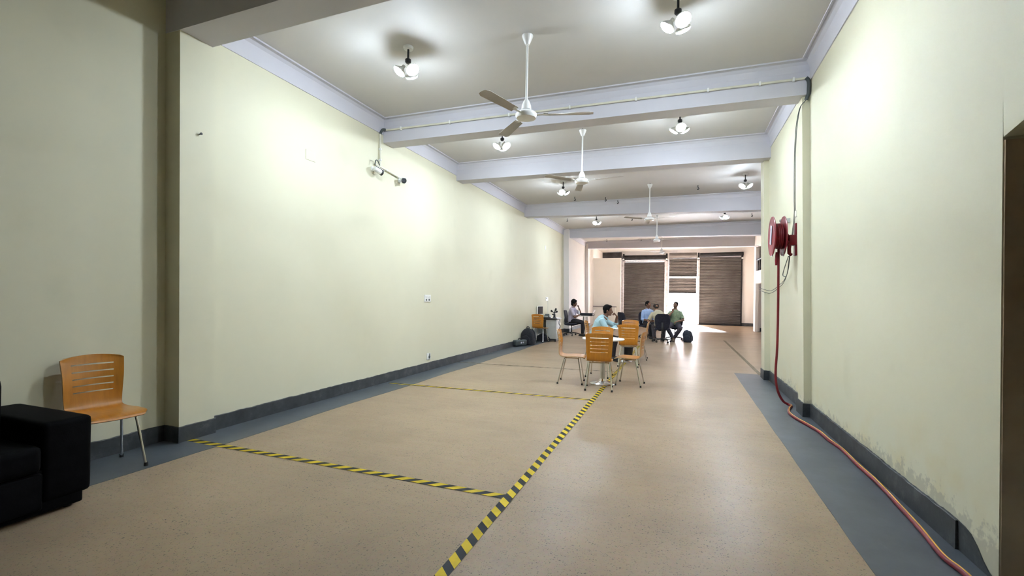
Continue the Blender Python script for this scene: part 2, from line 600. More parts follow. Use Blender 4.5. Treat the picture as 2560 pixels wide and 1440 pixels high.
# grey borders painted along the walls
def strip(name, pts_in, pts_out):
    mb = MB()
    n = len(pts_in)
    V = [(x, y, 0.0025) for x, y in pts_in] + [(x, y, 0.0025) for x, y in pts_out] + \
        [(x, y, 0.0) for x, y in pts_in] + [(x, y, 0.0) for x, y in pts_out]
    F = [(i, i + 1, n + i + 1, n + i) for i in range(n - 1)]
    F += [(i, i + 1, 2 * n + i + 1, 2 * n + i) for i in range(n - 1)]
    mb.add(V, F)
    return structure(name, mb, 'grey_border', smooth=0)
rng = random.Random(3)
ys = [-10 + 0.35 * i for i in range(81)]
strip('trim_1', [(-3.972 + 0.016 * sin(y * 2.3) + rng.uniform(-.006, .006), y) for y in ys], [(-4.6, y) for y in ys])
ys = [-10 + 0.35 * i for i in range(57)] + [10.07]
strip('trim_2', [(0.98 + rng.uniform(-.004, .004) + (0.04 * max(0, (y - 4) / 6)), y) for y in ys], [(1.7 if y < 9 else 1.5, y) for y in ys])

# left wall, pilasters
mb = MB()
lean_slab(mb, lambda z: -4.57 - 0.022 * z, -10, 3.1, 0, WT, -0.25)
lean_slab(mb, XL, 3.1, 18.75, 0, WT, -0.4)
structure('wall_left', mb, 'wall_paint', smooth=0)
mb = MB()
lean_slab(mb, lambda z: -4.42 - 0.022 * z, 18.75, 28.9, 0, WT, -0.5)
structure('wall_left_end', mb, 'white_paint', smooth=0)
mb = MB()
lean_slab(mb, lambda z: -4.375 - 0.022 * z, 3.05, 3.40, 0, WT, -0.22)
structure('trim_3', mb, 'wall_paint', 'cream pilaster on the left wall nearest the sofa', smooth=0)
for i, (y0, y1, x) in enumerate(((18.7, 19.15, -4.23), (23.2, 23.6, -4.27))):
    mb = MB()
    lean_slab(mb, lambda z: x - 0.022 * z, y0, y1, 0, WT, -0.3)
    structure('trim_%d' % (4 + i), mb, 'white_paint', smooth=0)

# right wall with the dark doorway
mb = MB()
lean_slab(mb, XR, 3.07, 9.75, 0, WT, 0.30, 2.94, 9.75)
mb2 = mb
a, b = XR(2.25), XR(WT)
rows = []
# lintel above the doorway, lower edge chipped into a shallow arch
for k in range(9):
    t = k / 8
    y = 1.55 + (3.0 - 1.55) * t
    z = 2.255 + 0.05 * sin(min(1, (1 - t) * 5) * pi / 2)
    rows.append((y, z))
for (y0, z0), (y1, z1) in zip(rows[:-1], rows[1:]):
    mb.hexa([(a, y0, z0), (a, y1, z1), (a + .30, y1, z1), (a + .30, y0, z0), (b, y0, WT), (b, y1, WT), (b + .30, y1, WT), (b + .30, y0, WT)])
lean_slab(mb, XR, -10, 1.55, 0, WT, 0.30)
structure('wall_right', mb, 'wall_paint_damp', smooth=0)
mb = MB()
lean_slab(mb, lambda z: 1.46 - 0.019 * z, 6.64, 6.94, 0, WT, 0.2)
structure('trim_6', mb, 'wall_paint_damp', smooth=0)
mb = MB()
lean_slab(mb, lambda z: 1.452 - 0.017 * z, 9.43, 9.77, 0, WT, 0.36)
structure('trim_7', mb, 'wall_paint', smooth=0)
# doorway passage behind the right wall
mb = MB()
for (x0, x1, y0, y1) in ((1.66, 4.2, 3.08, 3.3), (4.1, 4.3, -0.6, 3.3), (1.66, 4.2, -0.6, -0.4)):
    mb.box(((x0 + x1) / 2, (y0 + y1) / 2, 1.35), (x1 - x0, y1 - y0, 2.7))
mb.box((2.95, 1.35, 2.70), (2.7, 4.0, 0.2))
structure('wall_passage', mb, 'jamb_brown', smooth=0)
mb = MB()   # the jamb lining, brownish plaster
mb.hexa([(1.548, 3.064, 0), (1.548, 3.078, 0), (1.82, 3.078, 0), (1.82, 3.064, 0),
         (1.505, 2.995, 2.24), (1.505, 3.009, 2.24), (1.78, 3.009, 2.24), (1.78, 2.995, 2.24)])
structure('trim_8', mb, 'jamb_brown', smooth=0)

# back wall behind the camera, side wing, far wall
mb = MB(); mb.box((-1.5, -10.05, 2.25), (6.6, 0.1, 4.6))
structure('wall_back', mb, 'jamb_brown', smooth=0)
mb = MB()
mb.box((6.15, 19.3, 2.25), (0.3, 19.4, 4.5))
structure('wall_side', mb, 'white_paint', smooth=0)
mb = MB()
mb.box((3.95, 9.65, 2.25), (4.5, 0.2, 4.5))
structure('wall_wing', mb, 'white_paint', smooth=0)
mb = MB()
mb.box((0, 28.95, 4.07), (7.0, 0.2, 0.86))
for x_, w_ in ((-3.28, 0.36), (-0.76, 0.34), (0.965, 0.24), (3.22, 0.2)):
    mb.box((x_, 28.9, 2.0), (w_, 0.12, 4.0))
mb.box((4.7, 28.95, 2.25), (3.0, 0.3, 4.5))
structure('wall_far', mb, 'white_paint', smooth=0)
mb = MB()
mb.box((-4.2, 28.95, 2.11), (1.7, 0.3, 4.22))
structure('wall_soot', mb, 'soot_wall', 'sooty dark wall above the white partition', smooth=0)

# ceiling
mb = MB(); mb.hexa([(-5.1, -10.2, cz(-5.1)), (6.6, -10.2, cz(6.6)), (6.6, 29.1, cz(6.6)), (-5.1, 29.1, cz(-5.1)), (-5.1, -10.2, 4.75), (6.6, -10.2, 4.75), (6.6, 29.1, 4.75), (-5.1, 29.1, 4.75)])
structure('ceiling', mb, 'ceiling_paint', smooth=0)

# beams: (front y at left, front y at right, width, x left, x right, bottom z left, right)
BEAMS = [(3.05, 2.93, 0.33, -4.75, 1.7, 3.87, 3.95), (6.34, 6.58, 0.28, -4.7, 1.6, 3.855, 3.96),
         (8.95, 9.25, 0.30, -4.7, 1.6, 3.875, 3.95), (13.57, 14.20, 0.32, -4.8, 3.3, 3.88, 3.88),
         (18.85, 19.45, 0.32, -4.8, 3.3, 3.88, 3.88), (23.2, 23.42, 0.32, -4.8, 3.3, 3.88, 3.88)]
def lerp(a, b, t): return a + (b - a) * t
for i, (ya, yb, w, xa, xb, za, zb) in enumerate(BEAMS):
    mb = MB()
    mb.hexa([(xa, ya, za), (xb, yb, zb), (xb, yb + w, zb), (xa, ya + w, za),
             (xa, ya, 4.5), (xb, yb, 4.5), (xb, yb + w, 4.5), (xa, ya + w, 4.5)])
    structure('trim_%d' % (10 + i), mb, 'lilac_paint', smooth=0)
mb = MB(); mb.box((3.28, 16.7, 4.2), (0.3, 14.0, 0.6))
structure('trim_16', mb, 'white_paint', smooth=0)

# plaster cove running round each ceiling bay, with the raised bead at its edge
PROF = [(0.0, 3.985), (0.012, 3.985), (0.014, 4.11), (0.03, 4.175), (0.06, 4.205), (0.098, 4.213), (0.10, 4.203), (0.116, 4.203), (0.118, 4.221), (0.0, 4.221)]
PROFB = [(0.0, 4.10), (0.006, 4.11), (0.02, 4.175), (0.05, 4.205), (0.098, 4.213), (0.10, 4.203), (0.116, 4.203), (0.118, 4.221), (0.0, 4.221)]
def run(mb, A, B, out, prof, xf=None):
    """extrude profile between plan points A and B; out: unit plan direction into the room"""
    n = len(prof)
    V = []
    for P in (A, B):
        for u, z in prof:
            x0 = xf(z + (0.13 if out[0] < 0 else 0)) if xf else P[0]
            V.append((x0 + out[0] * u, P[1] + out[1] * u, z + dz(x0)))
    F = [(i, (i + 1) % n, n + (i + 1) % n, n + i) for i in range(n)]
    F += [tuple(range(n)), tuple(range(n, 2 * n))[::-1]]
    mb.add(V, F)
for i in range(5):
    ya, yb, w = BEAMS[i][:3]
    yc, yd = BEAMS[i + 1][:2]
    mb = MB()
    run(mb, (0, ya + w), (0, yc), (1, 0), PROF, lambda z: XL(z) if i < 4 else -4.4 - 0.022 * z)
    if i < 2:
        run(mb, (0, yb + w), (0, yd), (-1, 0), PROF, XR)
    xr = 1.45 if i < 2 else 3.2
    def on(bm_, x, rear):
        y_a, y_b, w_, x_a, x_b = bm_[:5]
        return lerp(y_a, y_b, (x - x_a) / (x_b - x_a)) + (w_ if rear else 0)
    run(mb, (-4.54, on(BEAMS[i + 1], -4.54, False)), (xr, on(BEAMS[i + 1], xr, False)), (0, -1), PROFB)
    run(mb, (-4.54, on(BEAMS[i], -4.54, True)), (xr, on(BEAMS[i], xr, True)), (0, 1), PROFB)
    structure('trim_%d' % (20 + i), mb, 'lilac_paint', smooth=25)

# skirting with a broken upper edge
def skirting(name, segs, h, t=0.018, mat='skirting_paint', seed=1):
    mb = MB()
    rg = random.Random(seed)
    for (A, B, out) in segs:
        A, B, out = Vector(A), Vector(B), Vector(out)
        L = (B - A).length
        n = max(2, int(L / 0.035))
        V, F = [], []
        jz = 0
        for k in range(n + 1):
            p = A.lerp(B, k / n)
            jz = 0.45 * jz + rg.uniform(-.0035, .0035)
            hz = h + jz
            q = p + out * t
            V += [(p.x, p.y, 0), (q.x, q.y, 0), (q.x, q.y, hz - 0.004), (q.x - out.x * 0.004, q.y - out.y * 0.004, hz), (p.x, p.y, hz)]
        for k in range(n):
            a, b = 5 * k, 5 * k + 5
            for j in range(5):
                F.append((a + j, a + (j + 1) % 5, b + (j + 1) % 5, b + j))
        F.append((0, 1, 2, 3, 4))
        F.append(tuple(5 * n + j for j in range(5)))
        mb.add(V, F)
    return structure(name, mb, mat, smooth=0)
skirting('baseboard_left', [((-4.575, -10), (-4.575, 3.05), (1, 0)), ((-4.575, 3.052), (-4.357, 3.052), (0, -1)),
                            ((-4.382, 3.04), (-4.382, 3.41), (1, 0)), ((-4.455, 3.41), (-4.455, 18.7), (1, 0)),
                            ((-4.455, 18.7), (-4.215, 18.7), (0, -1)), ((-4.24, 18.7), (-4.24, 19.16), (1, 0)),
                            ((-4.425, 19.16), (-4.425, 23.2), (1, 0)), ((-4.43, 23.2), (-4.26, 23.2), (0, -1)),
                            ((-4.275, 23.2), (-4.275, 23.6), (1, 0))], 0.15, 0.018)
skirting('baseboard_right', [((1.541, 3.42), (1.541, 6.64), (-1, 0)), ((1.442, 6.642), (1.54, 6.642), (0, -1)),
                             ((1.463, 6.62), (1.463, 6.96), (-1, 0)), ((1.541, 6.96), (1.541, 9.43), (-1, 0)),
                             ((1.435, 9.432), (1.54, 9.432), (0, -1)), ((1.456, 9.41), (1.456, 9.78), (-1, 0))], 0.17, 0.02, seed=5)
mb = MB()    # the last dark patch of skirting beside the doorway, painted in a falling curve
pr = [(3.42, 0.17), (3.36, 0.165), (3.30, 0.15), (3.24, 0.11), (3.19, 0.06), (3.14, 0.025), (3.08, 0.006)]
V = []
for y, z in pr:
    V += [(1.546, y, 0), (1.536, y, 0), (1.536 - 0.019 * z, y, z), (1.546, y, z)]
F = []
for k in range(len(pr) - 1):
    a, b_ = 4 * k, 4 * k + 4
    for j in range(4):
        F.append((a + j, a + (j + 1) % 4, b_ + (j + 1) % 4, b_ + j))
F += [(0, 1, 2, 3), tuple(4 * (len(pr) - 1) + j for j in range(4))]
mb.add(V, F)
structure('baseboard_doorway', mb, 'skirting_paint', smooth=0)
skirting('baseboard_far', [((3.25, 28.79), (6.0, 28.79), (0, -1)), ((3.5, 24.22), (6.0, 24.22), (0, -1)), ((-4.46, 25.54), (-4.15, 25.54), (0, -1))], 0.17, 0.02, seed=8)

# far left partition of white board
mb = MB()
mb.box((-3.79, 25.62, 1.80), (1.56, 0.12, 3.60))
structure('wall_partition', mb, 'pale_board', smooth=0)
mb = MB()
mb.box((-3.86, 25.50, 0.47), (1.20, 0.12, 0.94))
structure('trim_30', mb, 'pale_board', smooth=0)
mb = MB()
mb.box((-3.84, 25.47, 0.965), (1.30, 0.18, 0.05))
structure('trim_36', mb, 'grime_grey', 'grey ledge along the white partition', smooth=0)

# wing on the far right: pier, cross wall, gallery slab with a railing
mb = MB()
mb.box((3.31, 24.11, 2.25), (0.13, 0.5, 4.5))
mb.box((4.7, 24.32, 2.25), (2.7, 0.2, 4.5))
structure('wall_gallery', mb, 'white_paint', smooth=0)
mb = MB()
mb.box((4.6, 21.0, 2.48), (2.75, 5.4, 0.54))
structure('trim_31', mb, 'white_paint', 'cream gallery slab at the far right', smooth=0)
gal = thing('gallery_railing', 'dark railing along the edge of the far right gallery', 'railing', (3.28, 21.2, 2.75))
mb = MB(); mb.tube([(0, -2.4, 0.52), (0, 2.4, 0.52)], 0.045, 10); mb.build('handrail', 'dark_iron', gal)
for k in range(9):
    mb = MB()
    mb.tube([(0, -2.2 + 0.55 * k, 0.0), (0, -2.2 + 0.55 * k, 0.12), (0, -2.2 + 0.55 * k, 0.36), (0, -2.2 + 0.55 * k, 0.52)], [0.035, 0.018, 0.022, 0.03], 8)
    mb.build('baluster', 'dark_iron', gal)

# rolling shutters
def curtain(mb, x0, x1, z0, z1, pitch=0.085, y=0.0):
    n = int(round((z1 - z0) / pitch))
    p = (z1 - z0) / n
    prof = []
    for k in range(n):
        for t, d in ((0.0, 0.0), (0.16, -0.002), (0.34, -0.030), (0.55, -0.044), (0.78, -0.036), (0.95, -0.004)):
            prof.append((d, z0 + (k + t) * p))
    prof.append((0.0, z1))
    V, F = [], []
    for d, z in prof:
        V += [(x0, y + d, z), (x1, y + d, z), (x0, y + 0.02, z), (x1, y + 0.02, z)]
    for k in range(len(prof) - 1):
        a, c = 4 * k, 4 * k + 4
        F += [(a, a + 1, c + 1, c), (a + 2, c + 2, c + 3, a + 3), (a, c, c + 2, a + 2), (a + 1, a + 3, c + 3, c + 1)]
    mb.add(V, F)
SY = 28.78
def rolling_door(name, label, x0, x1, z0, ztop, zhous, box_light=False):
    d = thing(name, label, None, ((x0 + x1) / 2, SY, 0))
    d['kind'] = 'structure'
    hw = (x1 - x0) / 2
    mb = MB(); curtain(mb, -hw, hw, z0, ztop); mb.build('curtain', 'shutter_steel', d, smooth=25)
    mb = MB(); mb.box((0, -0.02, z0 + 0.04), (hw * 2, 0.07, 0.08)); mb.build('bottom_rail', 'dark_iron', d, smooth=0)
    return d, hw
d1, hw = rolling_door('door_1', 'left closed grey rolling shutter', -3.19, -0.87, 0.0, 3.62, 4.0)
mb = MB(); mb.box((0, -0.04, 3.67), (2 * hw + .02, 0.1, 0.09)); mb.build('lintel', 'frame_paint', d1, smooth=0)
mb = MB(); mb.tube([(-hw - .1, -0.12, 3.87), (hw + .12, -0.12, 3.87)], 0.14, 14); mb.build('roller_drum', 'dark_iron', d1)
d2, hw = rolling_door('door_2', 'middle rolling shutter half raised over the bright doorway', -0.62, 0.87, 1.78, 2.64, 0)
mb = MB(); mb.box((0, -0.05, 2.70), (2 * hw + .06, 0.12, 0.12)); mb.build('transom', 'frame_paint', d2, smooth=0)
mb = MB(); curtain(mb, -hw, hw + .02, 2.76, 3.80); mb.build('upper_curtain', 'shutter_steel', d2, smooth=25)
mb = MB()
V = []
for k in range(8):
    th = -pi / 2 + pi * k / 7
    V.append((-0.10 - 0.14 * cos(th), 3.98 + 0.15 * sin(th)))
n = len(V)
mb.add([(-hw, y, z) for y, z in V] + [(hw, y, z) for y, z in V], [(i, i + 1, n + i + 1, n + i) for i in range(n - 1)] + [tuple(range(n)), tuple(range(n, 2 * n)), (0, n - 1, 2 * n - 1, n)])
mb.build('roller_cover', 'shutter_steel', d2, smooth=0)
d3, hw = rolling_door('door_3', 'right closed grey rolling shutter', 1.04, 3.18, 0.0, 3.86, 0)
mb = MB(); mb.tube([(-hw, -0.12, 3.99), (hw + .1, -0.12, 4.02)], 0.11, 14); mb.build('roller_drum', 'dark_iron', d3)
# posts between the shutters
for i, (x0, x1, z1) in enumerate(((-3.36, -3.20, 3.76), (-0.88, -0.64, 3.76), (0.90, 1.04, 3.76))):
    mb = MB()
    w = x1 - x0
    mb.box(((x0 + x1) / 2, SY - 0.03, z1 / 2), (w, 0.10, z1))
    mb.box((x0 + w * 0.2, SY - 0.095, z1 / 2), (w * 0.22, 0.04, z1))
    mb.box((x1 - w * 0.16, SY - 0.095, z1 / 2), (w * 0.22, 0.04, z1))
    structure('trim_%d' % (32 + i), mb, 'frame_paint', smooth=0)
mb = MB(); mb.box((3.21, SY - 0.04, 1.9), (0.07, 0.10, 3.8)); structure('trim_35', mb, 'dark_iron', smooth=0)
# iron brackets that carry the roller shafts
for i, (x, z) in enumerate(((-3.22, 3.88), (-0.76, 3.88), (0.97, 3.9), (3.22, 3.9))):
    lab = ('dark iron bracket with pale end cap beside the white partition', 'dark iron bracket left of the half raised shutter',
           'dark iron bracket right of the half raised shutter', 'dark iron bracket at the far right end of the shutters')[i]
    br = thing('shutter_bracket', lab, 'bracket', (x, SY - 0.12, z), 0, 'iron brackets above the shutter posts')
    mb = MB()
    mb.box((0, -0.02, 0.0), (0.10, 0.10, 0.42), bev=0.01)
    mb.tube([(0.0, -0.06, -0.12), (0.0, -0.10, -0.05), (0.0, -0.10, 0.1), (0, -0.05, 0.2)], 0.03, 8)
    mb.build('plate', 'dark_iron', br)
    mb = MB(); mb.ellip((0, -0.13, -0.13), (0.055, 0.05, 0.055), 14, 10); mb.build('end_cap', 'white_enamel', br)
# pole standing in the light outside the doorway
mb = MB(); mb.lathe([(0.12, 0), (0.12, 0.1), (0.07, 0.12), (0.07, 3.2), (0.08, 3.22), (0.08, 3.3)], 16, (-0.06, 31.0, -0.05))
o = mb.build('outdoor_pole', 'pink_paint')
tag(o, 'pale pink pole standing outside the bright doorway', 'pole')

# ------------------------------------------------------------------ floor tape
def tape(name, P0, P1, w, mat, label, z=0.0035):
    mb = MB()
    P0, P1 = Vector((*P0, 0)), Vector((*P1, 0))
    d = (P1 - P0).normalized()
    nrm = Vector((-d.y, d.x, 0)) * (w / 2)
    n = max(2, int((P1 - P0).length / 0.4))
    rg = random.Random(len(name) + int(P0.y * 10))
    V, F = [], []
    for k in range(n + 1):
        p = P0.lerp(P1, k / n) + nrm * rg.uniform(-.10, .10)
        for s, zz in ((1, z - .001), (-1, z - .001), (-1, z), (1, z)):
            q = p + nrm * s
            V.append((q.x, q.y, zz))
    for k in range(n):
        a, b_ = 4 * k, 4 * k + 4
        for j in range(4):
            F.append((a + j, a + (j + 1) % 4, b_ + (j + 1) % 4, b_ + j))
    F += [(0, 1, 2, 3), tuple(4 * n + j for j in range(4))]
    mb.add(V, F)
    o = mb.build(name, mat, smooth=0)
    tag(o, label, 'floor tape', 'yellow and black hazard tape on the floor')
tape('floor_tape', (-1.112, 0.4), (-1.13, 14.6), 0.07, 'hazard_tape', 'long yellow and black hazard tape running down the room under the tables')
tape('floor_tape', (-4.36, 3.152), (-1.15, 3.10), 0.068, 'hazard_tape_cross', 'nearest yellow and black tape crossing from the left pilaster', 0.0032)
tape('floor_tape', (-4.36, 6.37), (-1.15, 6.49), 0.068, 'hazard_tape_cross', 'second cross tape, between the camera and the front round table', 0.0032)
tape('floor_tape', (-4.43, 8.98), (-1.15, 9.15), 0.05, 'worn_tape_cross', 'faint cross tape farthest away, passing behind the front round table', 0.0032)
tape('floor_tape', (1.476, 10.0), (1.49, 18.0), 0.07, 'worn_tape', 'worn striped tape on the right beyond the hose reel wall', 0.0032)

# ------------------------------------------------------------------ plywood chairs
def chair_shell():
    ctl = [(0.222, 0.418), (0.205, 0.434), (0.15, 0.444), (0.05, 0.444), (-0.06, 0.440), (-0.14, 0.444), (-0.178, 0.462),
           (-0.198, 0.50), (-0.208, 0.56), (-0.220, 0.68), (-0.236, 0.78), (-0.256, 0.875)]
    pr = [(p.x, p.y) for p in smooth_path([(a, b, 0) for a, b in ctl], 4)]
    slots = [0.595, 0.648, 0.701, 0.755, 0.810]
    for z in [s + d for s in slots for d in (-0.0048, 0.0048)]:
        for i in range(len(pr) - 1):
            (y0, z0), (y1, z1) = pr[i], pr[i + 1]
            if i > 24 and z0 < z <= z1 and z1 - z0 > 1e-6:
                t = (z - z0) / (z1 - z0)
                pr.insert(i + 1, (y0 + (y1 - y0) * t, z))
                break
    cols = [-1, -0.93, -0.82, -0.68, -0.45, -0.22, 0, 0.22, 0.45, 0.68, 0.82, 0.93, 1]
    def halfw(i):
        y, z = pr[i]
        if z < 0.47 and y > -0.17:      # seat
            if y > 0.19:
                return 0.165 + 0.04 * max(0, min(1, (0.222 - y) / 0.032)) ** 0.6
            return 0.208 - 0.022 * max(0, min(1, (0.05 - y) / 0.22)) ** 1.5
        t = (z - 0.45) / 0.425
        w = 0.184 + 0.026 * max(0, t)
        if z > 0.855:
            w -= 0.03 * ((z - 0.855) / 0.02) ** 2
        return w
    n, mcols = len(pr), len(cols)
    def pt(i, j):
        y, z = pr[i]
        v = cols[j]
        t = max(0, (z - 0.46) / 0.41)
        x = v * halfw(i)
        y += 0.032 * v * v * min(1, t * 1.6)
        if z < 0.47:
            z += 0.006 * v * v
        if z > 0.80:
            z += 0.014 * (1 - v * v) * (z - 0.80) / 0.075
        return Vector((x, y, z))
    P = [[pt(i, j) for j in range(mcols)] for i in range(n)]
    Nn = [[None] * mcols for _ in range(n)]
    for i in range(n):
        for j in range(mcols):
            du = P[min(i + 1, n - 1)][j] - P[max(i - 1, 0)][j]
            dv = P[i][min(j + 1, mcols - 1)] - P[i][max(j - 1, 0)]
            Nn[i][j] = dv.cross(du).normalized()
    faces = set()
    for i in range(n - 1):
        zm = (pr[i][1] + pr[i + 1][1]) / 2
        row_slot = any(abs(zm - s) < 0.0047 for s in slots) and pr[i][0] < -0.19
        for j in range(mcols - 1):
            if row_slot and cols[j] >= -0.681 and cols[j + 1] <= 0.681:
                continue
            faces.add((i, j))
    mb = MB()
    th = 0.011
    V = []
    idx = lambda i, j, s: (i * mcols + j) * 2 + s
    for i in range(n):
        for j in range(mcols):
            V.append(P[i][j])
            V.append(P[i][j] + Nn[i][j] * (-th))
    F, MI = [], []
    for (i, j) in faces:
        F.append((idx(i, j, 0), idx(i, j + 1, 0), idx(i + 1, j + 1, 0), idx(i + 1, j, 0))); MI.append(0)
        F.append((idx(i, j, 1), idx(i + 1, j, 1), idx(i + 1, j + 1, 1), idx(i, j + 1, 1))); MI.append(0)
        for (a, b_, ni, nj) in (((i, j), (i + 1, j), i, j - 1), ((i, j + 1), (i + 1, j + 1), i, j + 1), ((i, j), (i, j + 1), i - 1, j), ((i + 1, j), (i + 1, j + 1), i + 1, j)):
            if (ni, nj) not in faces:
                F.append((idx(*a, 0), idx(*b_, 0), idx(*b_, 1), idx(*a, 1))); MI.append(1)
    o = len(mb.v)
    mb.v += V
    mb.f += F
    mb.mi += MI
    return mb
def make_chair():
    t = thing('plywood_chair', 'x', 'chair', (0, 0, 0), 0, 'bent plywood chairs on chrome legs')
    shell = chair_shell().build('shell', ['plywood', 'plywood_edge'], t, smooth=40)
    mb = MB()
    for y in (0.12, -0.10):
        mb.tube([(-0.15, y, 0.421), (0.15, y, 0.421)], 0.010, 10)
    mb.tube([(-0.10, 0.12, 0.421), (-0.10, -0.10, 0.421)], 0.009, 8)
    mb.tube([(0.10, 0.12, 0.421), (0.10, -0.10, 0.421)], 0.009, 8)
    mb.build('seat_frame', 'chrome', t)
    for sx in (-1, 1):
        for y, yf in ((0.12, 0.195), (-0.10, -0.205)):
            mb = MB()
            mb.tube(smooth_path([(sx * 0.10, y, 0.421), (sx * 0.142, y + (yf - y) * .03, 0.415), (sx * 0.158, y + (yf - y) * .18, 0.375), (sx * 0.2, yf, 0.006)], 5), 0.0105, 10)
            lg = mb.build('leg', 'chrome', t)
            mb = MB(); mb.lathe([(0.014, 0), (0.015, 0.004), (0.0135, 0.03)], 12, (sx * 0.2, yf, 0.0))
            mb.build('foot_cap', 'black_rubber', lg)
            mb = MB(); mb.lathe([(0.009, 0), (0.0085, 0.002), (0.004, 0.004)], 12, (sx * 0.1, y, 0.4435))
            mb.build('screw', 'dark_iron', t)
    return t
def heading(deg_from_plus_y_ccw): return radians(deg_from_plus_y_ccw)
chair0 = make_chair()
CHAIRS = [
    # x, y, rotation of forward from +y (ccw), label
    (-4.262, 2.385, -98, 'plywood chair standing between the black sofa and the left pilaster'),
    (-1.17, 7.335, 7, 'plywood chair with its back to the camera at the front round table'),
    (-1.69, 7.70, -84, 'plywood chair seen side on at the left of the front round table'),
    (-0.76, 7.93, 86, 'plywood chair seen side on at the right of the front round table'),
    (-1.36, 8.52, 176, 'plywood chair on the far side of the front round table, mostly hidden'),
    (-1.0, 10.10, 2, 'plywood chair with its back to the camera at the second round table'),
    (-0.91, 11.35, 92, 'plywood chair edge on at the right of the second round table'),
    (-1.17, 11.80, 178, 'plywood chair on the far side of the second round table, facing the camera'),
    (-1.86, 10.95, -90, 'plywood chair that the person in pale aqua shirt sits on'),
    (-4.14, 14.18, -9, 'plywood chair pulled up to the grey desk by the left wall'),
]
for i, (x, y, a, lab) in enumerate(CHAIRS):
    if i == 0:
        chair0.location = (x, y, 0); chair0.rotation_euler = (0, 0, radians(a)); chair0['label'] = lab
    else:
        dup(chair0, (x, y, 0), radians(a), lab)

# ------------------------------------------------------------------ round tables
def make_table(label, x, y, h=0.755, r=0.345):
    t = thing('round_table', label, 'table', (x, y, 0), 0, 'white round tables on chrome pedestals')
    mb = MB(); mb.lathe([(0.205, 0), (0.21, 0.008), (0.20, 0.016), (0.12, 0.034), (0.06, 0.055), (0.045, 0.085), (0.043, 0.09)], 40)
    mb.build('base', 'chrome', t)
    mb = MB(); mb.cyl((0, 0, (h - 0.03 + 0.085) / 2), 0.038, h - 0.03 - 0.085, 24); mb.build('column', 'steel', t)
    mb = MB(); mb.box((0, 0, h - 0.028), (0.36, 0.05, 0.014)); mb.box((0, 0, h - 0.0285), (0.05, 0.36, 0.013)); mb.build('bracket', 'black_plastic', t)
    mb = MB(); mb.lathe([(0.05, h - 0.0215), (r - 0.01, h - 0.0215), (r, h - 0.016), (r, h - 0.005), (r - 0.006, h), (0.02, h)], 48)
    mb.build('tabletop', 'table_laminate', t)
    return t
tb = make_table('white round table in front, ringed by four plywood chairs', -1.187, 7.80, r=0.345)
tb2 = make_table('second white round table, where the person in aqua shirt leans', -1.20, 10.75, r=0.30)
tb3 = dup(tb, (-3.37, 17.35, 0), 0.1, 'far white round table under a laptop and black bag')
# black waste bin under the second table
bn = thing('waste_bin', 'black waste bin on the floor behind the second round table', 'bin', (-1.125, 11.20, 0))
mb = MB(); mb.lathe([(0.0, 0.012), (0.085, 0.0), (0.092, 0.008), (0.118, 0.27), (0.122, 0.275), (0.122, 0.285), (0.112, 0.285), (0.088, 0.02), (0.0, 0.02)], 28); mb.build('body', 'black_plastic', bn)
mb = MB(); mb.lathe([(0.112, 0.272), (0.127, 0.272), (0.127, 0.29), (0.112, 0.29)], 28); mb.build('rim', 'black_rubber', bn)

# ------------------------------------------------------------------ black sofa
sf = thing('leather_sofa', 'black leather sofa at the lower left corner, seen from its end', 'sofa', (-4.10, 0.95, 0))
def sb(name, x0, x1, y0, y1, z0, z1, bev, mat='black_leather'):
    mb = MB(); mb.box(((x0 + x1) / 2 + 4.10, (y0 + y1) / 2 - 0.95, (z0 + z1) / 2), (x1 - x0, y1 - y0, z1 - z0), bev=bev)
    return mb.build(name, mat, sf, smooth=50)
sb('base', -4.50, -3.70, -0.08, 1.955, 0.02, 0.30, 0.015)
sb('arm', -4.52, -3.685, 1.735, 1.995, 0.085, 0.585, 0.035)
sb('arm', -4.52, -3.685, -0.10, 0.16, 0.085, 0.585, 0.035)
sb('seat_cushion', -4.34, -3.665, 0.165, 0.945, 0.285, 0.455, 0.045)
sb('seat_cushion', -4.34, -3.665, 0.95, 1.73, 0.285, 0.455, 0.045)
sb('front_panel', -3.73, -3.668, 0.165, 1.73, 0.06, 0.28, 0.01)
sb('backrest', -4.535, -4.09, 0.165, 0.945, 0.30, 0.85, 0.07)
sb('backrest', -4.535, -4.09, 0.95, 1.73, 0.30, 0.85, 0.07)
for x in (-4.45, -3.76):
    for y in (-0.02, 1.90):
        mb = MB(); mb.lathe([(0.022, 0), (0.028, 0.035)], 12, (x + 4.10, y - 0.95, 0)); mb.build('foot', 'black_plastic', sf)

